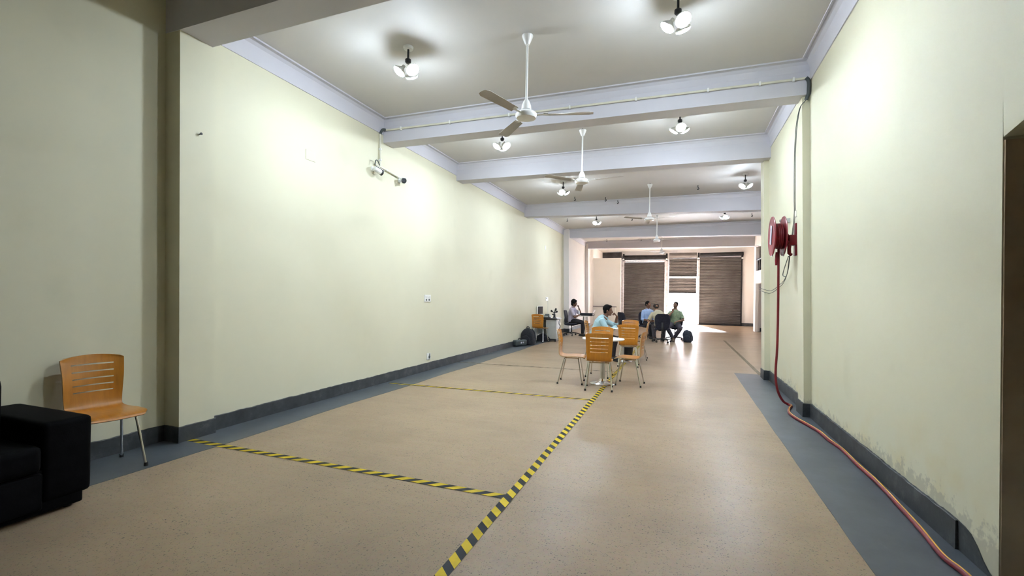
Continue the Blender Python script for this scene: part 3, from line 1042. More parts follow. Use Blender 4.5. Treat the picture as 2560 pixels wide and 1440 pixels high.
# ------------------------------------------------------------------ ceiling fans
def make_fan():
    """origin at the ceiling; blades and motor at rest, drop to the motor = 0.83"""
    t = thing('ceiling_fan', 'x', 'ceiling fan', (0, 0, CZ), 0, 'white ceiling fans down the middle of the room')
    mb = MB(); mb.lathe([(0.024, -0.13), (0.028, -0.12), (0.05, -0.07), (0.062, -0.035), (0.060, -0.03), (0.03, -0.028)], 24)
    mb.build('canopy', 'white_enamel', t)
    mb = MB(); mb.tube([(0, 0, -0.002), (0, 0, -0.035)], 0.009, 8); mb.tube([(0, 0, -0.02), (0.02, 0, -0.025)], 0.012, 8); mb.build('hook', 'dark_iron', t)
    mb = MB(); mb.cyl((0, 0, -0.43), 0.0125, 0.66, 14); mb.build('down_rod', 'white_enamel', t)
    mb = MB(); mb.lathe([(0.052, -0.84), (0.055, -0.835), (0.05, -0.79), (0.034, -0.75), (0.017, -0.722), (0.015, -0.715)], 24); mb.build('lower_canopy', 'white_enamel', t)
    mb = MB(); mb.lathe([(0.075, -0.938), (0.105, -0.93), (0.118, -0.905), (0.116, -0.885), (0.095, -0.862), (0.05, -0.846), (0.03, -0.842)], 32); mb.build('motor_housing', 'white_enamel', t)
    for k in range(3):
        a = 2 * pi * k / 3
        Mx = Rz(a)
        mb = MB()
        top, bot = [], []
        n = 12
        for i in range(n + 1):
            s = i / n
            x = 0.20 + 0.52 * s
            hw = 0.048 + 0.018 * s
            if s > 0.93:
                hw *= sqrt(max(0.25, 1 - ((s - 0.93) / 0.07) ** 2 * 0.6))
            tw = radians(11 - 4 * s)
            row = []
            for v in (-1, -0.4, 0.3, 1):
                y = v * hw
                z = -0.895 + y * sin(tw) + 0.006 * (1 - v * v)
                row.append((x, y * cos(tw), z))
            top.append(row)
        V = [p for r in top for p in r] + [(p[0], p[1], p[2] - 0.003) for r in top for p in r]
        m4 = 4
        o = len(top) * m4
        F = []
        for i in range(n):
            for j in range(3):
                q = (i * m4 + j, i * m4 + j + 1, (i + 1) * m4 + j + 1, (i + 1) * m4 + j)
                F.append(q); F.append(tuple(o + z for z in q[::-1]))
            F.append((i * m4, (i + 1) * m4, o + (i + 1) * m4, o + i * m4))
            F.append((i * m4 + 3, o + i * m4 + 3, o + (i + 1) * m4 + 3, (i + 1) * m4 + 3))
        F.append((0, o, o + 1, o + 2, o + 3, 3, 2, 1)); F.append(tuple(n * m4 + j for j in range(4)) + tuple(o + n * m4 + j for j in (3, 2, 1, 0)))
        mb.add(V, F, M=Mx)
        bl = mb.build('blade', 'fan_blade', t, smooth=40)
        mb = MB(); mb.box((0.16, 0, -0.893), (0.13, 0.035, 0.006), M=Mx); mb.box((0.215, 0, -0.888), (0.05, 0.075, 0.006), M=Mx); mb.build('blade_bracket', 'white_enamel', bl)
    return t
FANS = [(-1.603, 4.806, 12, 'largest white ceiling fan, hanging nearest in the first bay'),
        (-1.594, 7.82, -13, 'second white ceiling fan, between the second and third beams'),
        (-0.748, 12.09, -20, 'third white ceiling fan, below the row of small hooks'),
        (-0.768, 16.47, -22, 'fourth white ceiling fan, in the bay where the far lamps glow'),
        (-0.762, 20.79, -28, 'farthest small white fan in front of the shutters')]
fan0 = make_fan()
for i, (x, y, a, lab) in enumerate(FANS):
    if i == 0:
        fan0.location = (x, y, cz(x)); fan0.rotation_euler = (0, 0, radians(a)); fan0['label'] = lab
    else:
        dup(fan0, (x, y, cz(x)), radians(a), lab)

# ------------------------------------------------------------------ lamps: three glowing bulbs on a short stem
def make_lamp():
    t = thing('ceiling_lamp', 'x', 'ceiling lamp', (0, 0, CZ), 0, 'glowing three bulb ceiling lamps')
    mb = MB(); mb.lathe([(0.05, -0.03), (0.058, -0.012), (0.058, 0.0)], 20); mb.build('ceiling_rose', 'white_plastic', t)
    mb = MB(); mb.cyl((0, 0, -0.085), 0.012, 0.12, 12); mb.lathe([(0.02, -0.19), (0.034, -0.175), (0.034, -0.145), (0.014, -0.13)], 16); mb.build('stem', 'black_plastic', t)
    for k in range(3):
        a = 2 * pi * k / 3
        d = Vector((cos(a), sin(a), -1.35)).normalized()
        p = Vector((0, 0, -0.165)) + d * 0.07
        Mx = axis_M(p, d)
        mb = MB(); mb.lathe([(0.018, 0), (0.020, 0.03), (0.026, 0.035), (0.060, 0.066), (0.073, 0.078), (0.0735, 0.0935), (0.0705, 0.0935), (0.070, 0.08), (0.02, 0.08)], 20, M=Mx)
        hold = mb.build('bulb_holder', 'white_plastic', t)
        mb = MB(); mb.lathe([(0.0695, 0.081), (0.0695, 0.093), (0.064, 0.104), (0.048, 0.113), (0.024, 0.118), (0.004, 0.119)], 14, M=Mx)
        mb.build('bulb', 'bulb_glow', hold)
    return t
LAMPS = [(-2.97, 4.60, 95, 'glowing lamp cluster at left in the nearest ceiling bay'),
         (-0.06, 4.70, 60, 'glowing lamp cluster at the top edge, right of the largest fan'),
         (-2.89, 7.40, 100, 'glowing lamp cluster left of the second fan, behind the conduit beam'),
         (-0.042, 7.60, 40, 'glowing lamp cluster right of the second fan, behind the conduit beam'),
         (-2.72, 11.10, 30, 'glowing lamp cluster seen just left under the second fan'),
         (1.38, 11.96, -20, 'glowing lamp cluster beside the upper corner of the right pier'),
         (-2.72, 15.91, 10, 'small glowing lamp cluster left of the third fan'),
         (1.305, 16.30, -80, 'small glowing lamp cluster farthest away on the right')]
lamp0 = make_lamp()
for i, (x, y, a, lab) in enumerate(LAMPS):
    if i == 0:
        lamp0.location = (x, y, cz(x)); lamp0.rotation_euler = (0, 0, radians(a)); lamp0['label'] = lab
    else:
        dup(lamp0, (x, y, cz(x)), radians(a), lab)

# ------------------------------------------------------------------ ceiling hooks
HOOKS = [(-2.79, 12.75, 'small dark hook in the ceiling nearest the left lamp of the third bay'),
         (-1.983, 13.025, 'small dark hook in the ceiling, middle one of three before the fourth beam'),
         (-1.702, 13.45, 'small dark hook in the ceiling closest to the fourth beam'),
         (0.372, 12.241, 'small dark stub in the ceiling right of the third fan'),
         (-3.797, 16.169, 'small dark ceiling hook close to the left wall before the fifth beam'),
         (-1.594, 16.462, 'small dark ceiling hook just left of the fourth fan'),
         (2.126, 16.616, 'small dark ceiling hook at the far right of the fourth bay'),
         (-3.308, 22.322, 'tiny ceiling hook at the left before the last beam'),
         (-1.732, 22.345, 'tiny ceiling hook left of the farthest fan before the last beam')]
for x, y, lab in HOOKS:
    mb = MB()
    mb.tube(smooth_path([(0, 0, 0.01), (0, 0, -0.05), (0.022, 0, -0.085), (0.0, 0, -0.115), (-0.02, 0, -0.09)], 5), 0.009, 8)
    o = mb.build('ceiling_hook', 'dark_iron', loc=(x * (cz(x) - 1.42) / 2.8, y * (cz(x) - 1.42) / 2.8, cz(x)))
    tag(o, lab, 'hook', 'small dark hooks in the ceiling')

# ------------------------------------------------------------------ conduit on the second beam and down the left wall
def beam2(x):
    t = (x + 4.7) / 6.3
    return lerp(6.34, 6.58, t), lerp(3.855, 3.96, t)
cd = thing('conduit', 'cream electrical conduit running along the second beam and down to the wall cameras', 'conduit', (-4.5, 6.3, 4.0))
def rel(p): return (p[0] + 4.5, p[1] - 6.3, p[2] - 4.0)
pts = []
for x in (-4.47, -3, -1.5, 0, 1.40):
    y, z = beam2(x)
    pts.append(rel((x, y - 0.026, z + 0.19)))
mb = MB(); mb.tube(pts, 0.0145, 10); mb.build('pipe', 'cream_pvc', cd)
for x in (-4.2, -3.35, -2.4, -1.5, -0.6, 0.3, 0.9, 1.27):
    y, z = beam2(x)
    mb = MB(); mb.box(rel((x, y - 0.024, z + 0.19)), (0.025, 0.042, 0.05), bev=0.006); mb.build('clip', 'white_plastic', cd)
mb = MB(); mb.tube([rel((-4.515, 6.235, 3.97)), rel((-4.505, 6.235, 3.45))], 0.0145, 10); mb.build('pipe', 'cream_pvc', cd)
mb = MB(); mb.tube([rel((-4.50, 6.10, 3.452)), rel((-4.50, 6.235, 3.44)), rel((-4.50, 6.86, 3.395))], 0.0145, 10); mb.build('pipe', 'cream_pvc', cd)
for (p) in ((-4.512, 6.235, 3.72), (-4.508, 6.235, 3.55), (-4.502, 6.40, 3.43), (-4.502, 6.72, 3.405)):
    mb = MB(); mb.box(rel(p), (0.045, 0.03, 0.03), bev=0.006); mb.build('clip', 'white_plastic', cd)
mb = MB(); mb.tube(smooth_path([rel((-4.47, 6.31, 4.05)), rel((-4.50, 6.27, 4.04)), rel((-4.515, 6.235, 3.96))], 5), 0.02, 10); mb.build('elbow', 'cable_grey', cd)
mb = MB(); mb.tube(smooth_path([rel((-4.49, 6.20, 3.45)), rel((-4.47, 6.12, 3.50)), rel((-4.46, 6.06, 3.49)), rel((-4.46, 6.04, 3.42))], 5), 0.008, 8); mb.build('loose_cable', 'cable_grey', cd)

def security_camera(label, loc, d, L):
    t = thing('security_camera', label, 'security camera', loc, 0, 'bullet cameras on the left wall')
    d = Vector(d).normalized()
    mb = MB(); mb.lathe([(0.045, 0), (0.045, 0.012), (0.03, 0.02)], 20, M=axis_M((0, 0, 0), (1, 0, 0))); mb.build('mount', 'white_plastic', t)
    mb = MB(); mb.tube([(0.015, 0, 0), (0.07, 0, -0.01)], 0.014, 10); mb.ellip((0.075, 0, -0.012), (0.024, 0.024, 0.024), 14, 10); mb.build('arm', 'white_plastic', t)
    c = Vector((0.085, 0, -0.02)) - d * L * 0.35
    Mx = axis_M(c, d)
    mb = MB(); mb.lathe([(0.022, -0.01), (0.038, 0.0), (0.040, 0.02), (0.040, L)], 20, M=Mx)
    mb.box((0, 0.041, L * 0.55), (0.07, 0.006, L * 1.1), M=Mx)
    b = mb.build('body', 'white_plastic', t)
    mb = MB(); mb.lathe([(0.0425, L - 0.03), (0.0425, L + 0.004), (0.028, L + 0.006), (0.024, L + 0.003), (0.003, L + 0.003)], 20, M=Mx); mb.build('lens_face', 'black_plastic', t)
    return t
security_camera('white bullet camera with black tip pointing along the left wall', (-4.522, 6.065, 3.36), (0.25, 1.0, -0.28), 0.15)
security_camera('white bullet camera at the conduit end, black face towards the viewer', (-4.52, 6.80, 3.36), (0.75, -1.0, -0.1), 0.13)

# ------------------------------------------------------------------ plates on the left wall
def wall_plate(name, label, cat, y0, y1, z0, z1, t=0.014, mat='white_plastic', xoff=0.0):
    r = thing(name, label, cat, (XL((z0 + z1) / 2) + xoff, (y0 + y1) / 2, (z0 + z1) / 2))
    mb = MB(); mb.box((t / 2, 0, 0), (t, y1 - y0, z1 - z0), bev=0.004); mb.build('cover', mat, r)
    return r
sw = wall_plate('switch_board', 'white switch board with two rows of switches on the left wall', 'switch', 7.61, 7.84, 1.295, 1.425)
for i in range(4):
    mb = MB(); mb.box((0.017, -0.075 + 0.05 * i, 0.03), (0.012, 0.026, 0.035), bev=0.004); mb.build('switch', 'white_enamel', sw)
for i in range(2):
    mb = MB(); mb.lathe([(0.02, 0.012), (0.02, 0.018), (0.012, 0.018)], 14, M=axis_M((0, -0.05 + 0.1 * i, -0.03), (1, 0, 0))); mb.build('socket_face', 'cable_grey', sw)
so = wall_plate('power_socket', 'small white power socket just above the left skirting', 'socket', 7.70, 7.83, 0.205, 0.325)
mb = MB(); mb.lathe([(0.03, 0.012), (0.03, 0.02), (0.018, 0.018)], 16, M=axis_M((0, 0.012, -0.01), (1, 0, 0))); mb.build('socket_face', 'cable_grey', so)
mb = MB(); mb.box((0.018, 0.02, 0.04), (0.01, 0.03, 0.018), bev=0.003); mb.build('switch', 'cable_grey', so)
wall_plate('cover_plate', 'square blank cover plate high on the left wall', 'cover plate', 4.69, 4.86, 3.13, 3.26, 0.006, 'wall_paint')
wall_plate('wall_box', 'small pale box high on the left wall above the desk', 'wall box', 15.9, 16.0, 3.1, 3.25)
sw3 = wall_plate('switch_plate', 'small switch plate on the left wall above the desk', 'switch', 15.95, 16.25, 1.29, 1.42)
mb = MB(); mb.box((0.017, -0.05, 0.02), (0.012, 0.1, 0.04), bev=0.004); mb.build('switch', 'cable_grey', sw3)
mb = MB(); mb.tube([(0.012, 0.1, -0.05), (0.02, 0.12, -0.3), (0.02, 0.1, -0.55)], 0.006, 8); mb.build('cord', 'white_plastic', sw3)
mb = MB(); mb.tube([(0, 0, 0), (0.03, 0, 0.004)], 0.006, 8); mb.tube([(0.028, 0, 0.004), (0.034, 0, 0.005)], 0.012, 10)
o = mb.build('nail', 'dark_iron', loc=(-4.445, 3.24, 2.95)); tag(o, 'small dark nail high in the nearest left pilaster', 'nail')

# ------------------------------------------------------------------ fire hose reel
RY, RZ_ = 7.27, 2.312
fr = thing('fire_hose_reel', 'red fire hose reel mounted on the right wall', 'fire hose reel', (1.30, RY, RZ_))
def disc(x, name):
    mb = MB()
    mb.lathe([(0.03, -0.006), (0.10, -0.008), (0.16, -0.004), (0.25, -0.004), (0.268, -0.008), (0.275, 0), (0.268, 0.008), (0.25, 0.004), (0.16, 0.004), (0.10, 0.000), (0.03, 0.004)], 48, M=axis_M((x, 0, 0), (-1, 0, 0)))
    return mb.build(name, 'red_paint', fr, smooth=30)
d_a = disc(-0.118, 'side_disc')
d_b = disc(0.018, 'side_disc')
mb = MB(); mb.box((0, 0.0, 0.0), (0.006, 0.10, 0.26), M=T(-0.128, 0.02, 0.02) @ Matrix.Rotation(radians(12), 4, 'X'), bev=0.002); mb.build('decal', 'pale_decal', d_a)
mb = MB()
pts = []
for i in range(5 * 28):       # hose wound on the drum
    th = 2 * pi * i / 28
    pts.append((-0.10 + 0.10 * i / 139, 0.165 * cos(th), 0.165 * sin(th)))
mb.tube(pts, 0.0125, 8)
mb.build('wound_hose', 'red_hose', fr)
mb = MB(); mb.cyl((0, 0, 0), 0.15, 0.12, 28, M=axis_M((-0.05, 0, 0), (-1, 0, 0))); mb.build('drum', 'red_paint', fr)
mb = MB(); mb.cyl((0, 0, 0), 0.035, 0.17, 16, M=axis_M((0.08, 0, -0.02), (-1, 0, 0))); mb.lathe([(0.05, -0.02), (0.06, 0), (0.05, 0.02)], 16, M=axis_M((0.06, 0, -0.02), (1, 0, 0))); mb.build('axle', 'red_paint', fr)
mb = MB(); mb.box((0.168, -0.0, -0.05), (0.03, 0.10, 0.44), bev=0.006); mb.box((0.125, 0, -0.06), (0.09, 0.13, 0.14), bev=0.01); mb.build('wall_bracket', 'red_paint', fr)
mb = MB(); mb.tube([(0.10, -0.02, -0.05), (0.085, -0.03, -0.14), (0.09, -0.02, -0.24), (0.115, 0, -0.255)], 0.024, 12); mb.lathe([(0.03, 0), (0.036, 0.01), (0.036, 0.03), (0.02, 0.04)], 14, M=axis_M((0.06, -0.05, -0.10), (-0.6, -1, 0))); mb.build('valve', 'red_paint', fr)
mb = MB(); mb.tube([(-0.06, -0.02, -0.22), (-0.065, -0.02, -0.33), (-0.066, -0.02, -0.40)], [0.015, 0.017, 0.012], 12); mb.build('nozzle', 'red_paint', fr)
for z, s in ((-0.245, 1), (-0.235, 1)):
    pass
mb = MB(); mb.lathe([(0.018, -0.006), (0.018, 0.006)], 14, M=axis_M((-0.118, -0.05, -0.262), (-1, 0, 0))); mb.build('rim_lug', 'steel', fr)
mb = MB(); mb.lathe([(0.018, -0.006), (0.018, 0.006)], 14, M=axis_M((0.018, -0.05, -0.262), (-1, 0, 0))); mb.build('rim_lug', 'steel', fr)

HP = [(1.262, 7.26, 2.165), (1.262, 7.25, 2.05), (1.266, 7.25, 1.6), (1.268, 7.25, 1.1), (1.262, 7.24, 0.75), (1.248, 7.23, 0.50), (1.252, 7.22, 0.32), (1.285, 7.22, 0.17),
      (1.345, 7.24, 0.06), (1.415, 7.25, 0.017), (1.43, 7.16, 0.017), (1.375, 7.01, 0.017), (1.318, 6.72, 0.017), (1.335, 6.44, 0.017), (1.40, 6.12, 0.017), (1.441, 5.858, 0.017),
      (1.45, 5.55, 0.017), (1.478, 5.238, 0.017), (1.470, 4.80, 0.017), (1.475, 4.418, 0.017), (1.455, 4.0, 0.017), (1.432, 3.612, 0.017), (1.40, 3.263, 0.017), (1.42, 3.07, 0.017), (1.40, 2.6, 0.017), (1.38, 2.0, 0.017), (1.4, 1.2, 0.017), (1.38, 0.4, 0.017)]
hs = thing('fire_hose', 'red and yellow fire hose hanging from the reel and lying along the right skirting', 'hose', (1.26, 7.25, 0))
hp = [Vector((x - 1.26, y - 7.25, z)) for x, y, z in smooth_path(HP, 7)]
mb = MB(); mb.tube(hp, 0.0155, 12); mb.build('hose_body', 'red_hose', hs)
mb = MB()
lo = [p + Vector((0.003, 0, 0.0112)) for p in hp[64:]]
mb.tube(lo, 0.0065, 8); mb.build('yellow_stripe', 'hose_stripe', hs)

# boxes and loose wires on the right wall
bx = thing('nozzle_holder', 'grey tapered holder above the hose reel', 'holder', (1.468, 7.78, 2.60))
mb = MB(); mb.hexa([(-0.10, -0.03, -0.018), (0.022, -0.045, -0.028), (0.022, 0.045, -0.028), (-0.10, 0.03, -0.018), (-0.10, -0.03, 0.022), (0.022, -0.045, 0.032), (0.022, 0.045, 0.032), (-0.10, 0.03, 0.022)]); mb.build('body', 'desk_grey', bx, smooth=0)
mb = MB(); mb.cyl((0, 0, 0), 0.018, 0.01, 14, M=axis_M((-0.1, 0, 0.002), (-1, 0, 0))); mb.build('opening', 'black_rubber', bx)
bx = thing('junction_box', 'small cream junction box on the wall above the hose reel', 'junction box', (1.472, 7.25, 2.615))
mb = MB(); mb.box((0.005, 0, 0.0), (0.03, 0.09, 0.09), bev=0.006); mb.build('body', 'cream_pvc', bx)
mb = MB(); mb.box((-0.012, 0, 0), (0.006, 0.075, 0.075), bev=0.002); mb.build('lid', 'cream_pvc', bx)
W = [(1.40, 6.53, 4.145), (1.432, 6.54, 4.10), (1.44, 6.575, 3.98), (1.42, 6.60, 3.90), (1.372, 6.63, 3.84), (1.362, 6.72, 3.72), (1.370, 6.84, 3.55), (1.38, 6.92, 3.27), (1.43, 7.15, 2.82), (1.462, 7.29, 2.66),
     (1.468, 7.38, 2.48), (1.46, 7.52, 2.16), (1.468, 7.70, 1.88), (1.475, 7.98, 1.75), (1.48, 8.38, 1.68), (1.475, 9.05, 1.60), (1.412, 9.42, 1.63), (1.405, 9.62, 1.65), (1.40, 9.80, 1.68)]
wr = thing('loose_wires', 'dark loose wires running from the beam down past the hose reel', 'wire', (1.4, 7.2, 2.5))
for dx, dy, dz in ((0, 0, 0), (0.006, 0.03, -0.02)):
    mb = MB()
    q = [(x - 1.4 - dx, y - 7.2 + dy * (1 if 4 < i < 15 else 0.2), z - 2.5 + dz * (2.2 if i > 10 else 0.4)) for i, (x, y, z) in enumerate(W)]
    mb.tube(smooth_path(q, 6), 0.0042, 7); mb.build('wire', 'cable_grey', wr)
mb = MB(); mb.tube(smooth_path([(x - 1.4, y - 7.2, z - 2.5) for x, y, z in W[:4]], 4), 0.022, 10); mb.build('sleeve', 'cable_grey', wr)
mb = MB(); mb.tube(smooth_path([(0.01, 0.2, -0.45), (0.005, 0.42, -0.60), (0.0, 0.5, -0.70), (0.01, 0.38, -0.73)], 5), 0.0055, 7); mb.build('wire', 'cable_grey', wr)

# ------------------------------------------------------------------ cabinet just inside the doorway
cb = thing('metal_cabinet', 'edge of a pale cabinet just inside the dark doorway', 'cabinet', (2.02, 2.80, 0))
mb = MB(); mb.box((0, 0, 0.36), (0.62, 0.42, 0.60), bev=0.012); mb.build('body', 'desk_white', cb)
mb = MB(); mb.box((-0.0, -0.216, 0.36), (0.56, 0.02, 0.54), bev=0.006); dd = mb.build('door', 'desk_white', cb)
mb = MB(); mb.tube([(0.2, -0.23, 0.42), (0.2, -0.245, 0.40), (0.2, -0.245, 0.34), (0.2, -0.23, 0.32)], 0.006, 8); mb.build('handle', 'steel', dd)
for x in (-0.27, 0.27):
    for y in (-0.17, 0.17):
        mb = MB(); mb.lathe([(0.02, 0), (0.024, 0.065)], 12, (x, y, 0)); mb.build('foot', 'black_rubber', cb)

# ------------------------------------------------------------------ office chairs
def make_office_chair():
    t = thing('office_chair', 'x', 'chair', (0, 0, 0), 0, 'black office chairs on castors')
    mb = MB(); mb.lathe([(0.035, 0.075), (0.055, 0.085), (0.055, 0.125), (0.04, 0.14)], 20); mb.build('base_hub', 'black_plastic', t)
    for k in range(5):
        a = 2 * pi * k / 5 + 0.3
        d = Vector((cos(a), sin(a), 0))
        mb = MB(); mb.tube([d * 0.03 + Vector((0, 0, 0.108)), d * 0.16 + Vector((0, 0, 0.104)), d * 0.30 + Vector((0, 0, 0.08))], [(0.02, 0.026), (0.018, 0.022), (0.014, 0.018)], 10, round_caps=True)
        lg = mb.build('base_leg', 'black_plastic', t)
        mb = MB()
        c = d * 0.30
        s = Vector((-d.y, d.x, 0))
        mb.tube([c + Vector((0, 0, 0.08)), c + Vector((0, 0, 0.045))], 0.010, 8)
        for q in (-1, 1):
            mb.lathe([(0.012, -0.009), (0.027, -0.008), (0.028, 0.0), (0.027, 0.008), (0.012, 0.009)], 16, M=axis_M(c + s * q * 0.014 + Vector((0, 0, 0.028)), s))
        mb.build('caster', 'black_rubber', lg)
    mb = MB(); mb.lathe([(0.026, 0.13), (0.026, 0.27), (0.016, 0.272), (0.016, 0.385)], 18); mb.build('gas_lift', 'black_plastic', t)
    mb = MB(); mb.box((0, -0.01, 0.392), (0.22, 0.26, 0.035), bev=0.01); mb.build('seat_plate', 'black_plastic', t)
    mb = MB(); mb.box((0, 0.01, 0.438), (0.47, 0.45, 0.075), bev=0.034); mb.build('seat', 'navy_fabric', t, smooth=60)
    mb = MB(); mb.tube(smooth_path([(0, -0.04, 0.385), (0, -0.20, 0.385), (0, -0.275, 0.42), (0, -0.285, 0.52), (0, -0.262, 0.66)], 6), [(0.038, 0.012)] * 25, 12, up=(1, 0, 0)); mb.build('back_bar', 'black_plastic', t)
    mb = MB()
    rows = []
    n, m_ = 14, 12
    for i in range(n + 1):
        z = 0.44 + 0.50 * i / n
        s = (i / n - 0.5) * 2
        hw = 0.245 * (1 - 0.10 * max(0, s) ** 2 - 0.16 * max(0, -s)) * (1 - abs(s) ** 7 * 0.30)
        yc = -0.225 - 0.05 * (i / n) - 0.025 * s * s + 0.02
        rows.append((z, hw, yc))
    V, F = [], []
    for z, hw, yc in rows:
        for j in range(m_ + 1):
            v = -1 + 2 * j / m_
            e = (1 - abs(v) ** 6)
            V.append((v * hw, yc + 0.03 * v * v + 0.030 * e ** .5, z))
        for j in range(m_ + 1):
            v = 1 - 2 * j / m_
            e = (1 - abs(v) ** 6)
            V.append((v * hw, yc + 0.03 * v * v - 0.026 * e ** .5, z))
    q = 2 * (m_ + 1)
    for i in range(n):
        for j in range(q):
            F.append((i * q + j, i * q + (j + 1) % q, (i + 1) * q + (j + 1) % q, (i + 1) * q + j))
    F.append(tuple(range(q))[::-1]); F.append(tuple(n * q + j for j in range(q)))
    mb.add(V, F)
    mb.build('backrest', 'navy_fabric', t, smooth=60)
    return t
OFFICE = [(-3.80, 17.20, -90, 'black office chair by the left pilaster with the person in lilac shirt on it'),
          (-1.74, 16.75, -52, 'empty black office chair in front of the left shutter'),
          (-0.545, 16.18, 6, 'black office chair with its back to the camera, person in beige shirt on it'),
          (-1.10, 17.62, -146, 'office chair under the person in light blue shirt'),
          (-0.14, 17.25, 171, 'office chair under the person in green shirt, before the bright doorway')]
oc0 = make_office_chair()
for i, (x, y, a, lab) in enumerate(OFFICE):
    if i == 0:
        oc0.location = (x, y, 0); oc0.rotation_euler = (0, 0, radians(a)); oc0['label'] = lab
    else:
        dup(oc0, (x, y, 0), radians(a), lab)

# ------------------------------------------------------------------ desk against the left wall and what stands on it
dk = thing('office_desk', 'grey and white metal desk against the left wall', 'desk', (-4.07, 14.78, 0))
mb = MB(); mb.box((0, 0, 0.735), (0.78, 0.62, 0.028), bev=0.006); mb.build('desktop', 'desk_white', dk)
mb = MB(); mb.box((0, -0.312, 0.735), (0.79, 0.012, 0.034), bev=0.003); mb.box((0.393, 0, 0.735), (0.012, 0.63, 0.034), bev=0.003); mb.build('edge_band', 'black_plastic', dk)
mb = MB(); mb.box((0.20, -0.02, 0.39), (0.34, 0.54, 0.60), bev=0.006); pd = mb.build('pedestal', 'desk_grey', dk)
mb = MB(); mb.box((0.20, -0.295, 0.39), (0.32, 0.012, 0.56), bev=0.004); mb.build('door', 'desk_grey', pd)
mb = MB(); mb.box((0.20, -0.02, 0.06), (0.32, 0.50, 0.05)); mb.build('plinth', 'black_plastic', pd)
mb = MB(); mb.box((-0.365, 0.0, 0.36), (0.028, 0.58, 0.72)); mb.build('side_panel', 'desk_white', dk)
mb = MB(); mb.box((-0.16, 0.24, 0.45), (0.38, 0.018, 0.5)); mb.build('back_panel', 'desk_grey', dk)
mb = MB(); mb.box((-0.16, -0.16, 0.655), (0.34, 0.36, 0.018), bev=0.004); mb.build('keyboard_tray', 'black_plastic', dk)
mb = MB(); mb.box((0.2, -0.34, 0.70), (0.36, 0.02, 0.012)); mb.build('pull_tray', 'black_plastic', dk)
for x in (0.07, 0.33):
    for y in (-0.22, 0.20):
        mb = MB(); mb.lathe([(0.028, 0), (0.03, 0.035)], 12, (x, y, 0)); mb.build('foot', 'black_rubber', dk)

mo = thing('computer_monitor', 'dark computer monitor with pale bezel on the desk', 'monitor', (-4.40, 14.98, 0.749), radians(77))
mb = MB(); mb.lathe([(0.09, 0), (0.09, 0.008), (0.03, 0.018), (0.02, 0.03), (0.02, 0.10)], 20); mb.build('stand', 'black_plastic', mo)
mb = MB(); mb.box((0, 0.0, 0.225), (0.36, 0.045, 0.29), bev=0.008); mb.build('case', 'white_plastic', mo)
mb = MB(); mb.box((0, -0.024, 0.23), (0.325, 0.006, 0.25)); mb.build('screen', 'screen_dark', mo)
pr = thing('desk_box', 'small dark grey box on the desk beside the monitor', 'box', (-4.10, 14.78, 0.749))
mb = MB(); mb.hexa([(-0.07, -0.07, 0), (0.07, -0.07, 0), (0.07, 0.08, 0), (-0.07, 0.08, 0), (-0.07, -0.05, 0.07), (0.07, -0.05, 0.07), (0.07, 0.08, 0.12), (-0.07, 0.08, 0.12)]); mb.build('case', 'cable_grey', pr, smooth=0)
mb = MB(); mb.box((0, -0.063, 0.035), (0.12, 0.012, 0.05), bev=0.004); mb.build('front_panel', 'desk_grey', pr)
kb = thing('keyboard', 'black keyboard lying near the front of the desk', 'keyboard', (-4.10, 14.60, 0.749), radians(4))
mb = MB(); mb.box((0, 0, 0.012), (0.36, 0.13, 0.022), bev=0.005); mb.build('case', 'black_plastic', kb)
mb = MB()
for r_ in range(4):
    for c_ in range(13):
        mb.box((-0.162 + 0.027 * c_, -0.042 + 0.028 * r_, 0.025), (0.022, 0.022, 0.006))
mb.build('keys', 'black_rubber', kb, smooth=0)
fnd = thing('desk_fan', 'small black three bladed desk fan on the right of the desk', 'desk fan', (-3.83, 14.74, 0.749))
mb = MB(); mb.lathe([(0.06, 0), (0.062, 0.012), (0.035, 0.03), (0.034, 0.10), (0.028, 0.13)], 20); mb.build('stand', 'black_plastic', fnd)
mb = MB(); mb.ellip((0, -0.01, 0.165), (0.032, 0.05, 0.032), 16, 10); mb.box((-0.05, 0, 0.115), (0.05, 0.04, 0.035), bev=0.01); mb.build('motor', 'black_plastic', fnd)
for k, a in enumerate((62, 150, 20)):
    mb = MB()
    d = Vector((cos(radians(a)), 0, sin(radians(a))))
    s = Vector((-d.z, 0, d.x))
    c0 = Vector((0, -0.055, 0.175))
    L_ = (0.16, 0.13, 0.13)[k]
    prf = [(0.02, 0.012), (0.06, 0.018), (L_ * 0.62, 0.032), (L_ * 0.85, 0.034), (L_, 0.016)]
    V, F = [], []
    for r_, w_ in prf:
        for sg, dy in ((-1, -.012), (1, .012)):
            for th in (-.002, .002):
                V.append(c0 + d * r_ + s * w_ * sg + Vector((0, dy + th, 0)))
    for i in range(len(prf) - 1):
        a_, b_ = 4 * i, 4 * i + 4
        F += [(a_, a_ + 2, b_ + 2, b_), (a_ + 1, b_ + 1, b_ + 3, a_ + 3), (a_, b_, b_ + 1, a_ + 1), (a_ + 2, a_ + 3, b_ + 3, b_ + 2)]
    F += [(0, 1, 3, 2), tuple(4 * (len(prf) - 1) + j for j in (0, 2, 3, 1))]
    mb.add(V, F)
    mb.build('blade', 'black_plastic', fnd, smooth=0)
cp = thing('paper_cup', 'small pale cup on the desk between keyboard and fan', 'cup', (-3.99, 14.82, 0.749))
mb = MB(); mb.lathe([(0.0, 0.004), (0.024, 0.0), (0.026, 0.004), (0.034, 0.09), (0.036, 0.092), (0.032, 0.092), (0.024, 0.008), (0.0, 0.008)], 20); mb.build('body', 'paper', cp)
mb = MB(); mb.tube(smooth_path([(0, 0, 0.30), (0.03, -0.01, 0.22), (-0.01, 0, 0.14), (0.035, 0.01, 0.06), (0.01, 0, -0.02), (0.03, 0, -0.10)], 6), 0.008, 8)
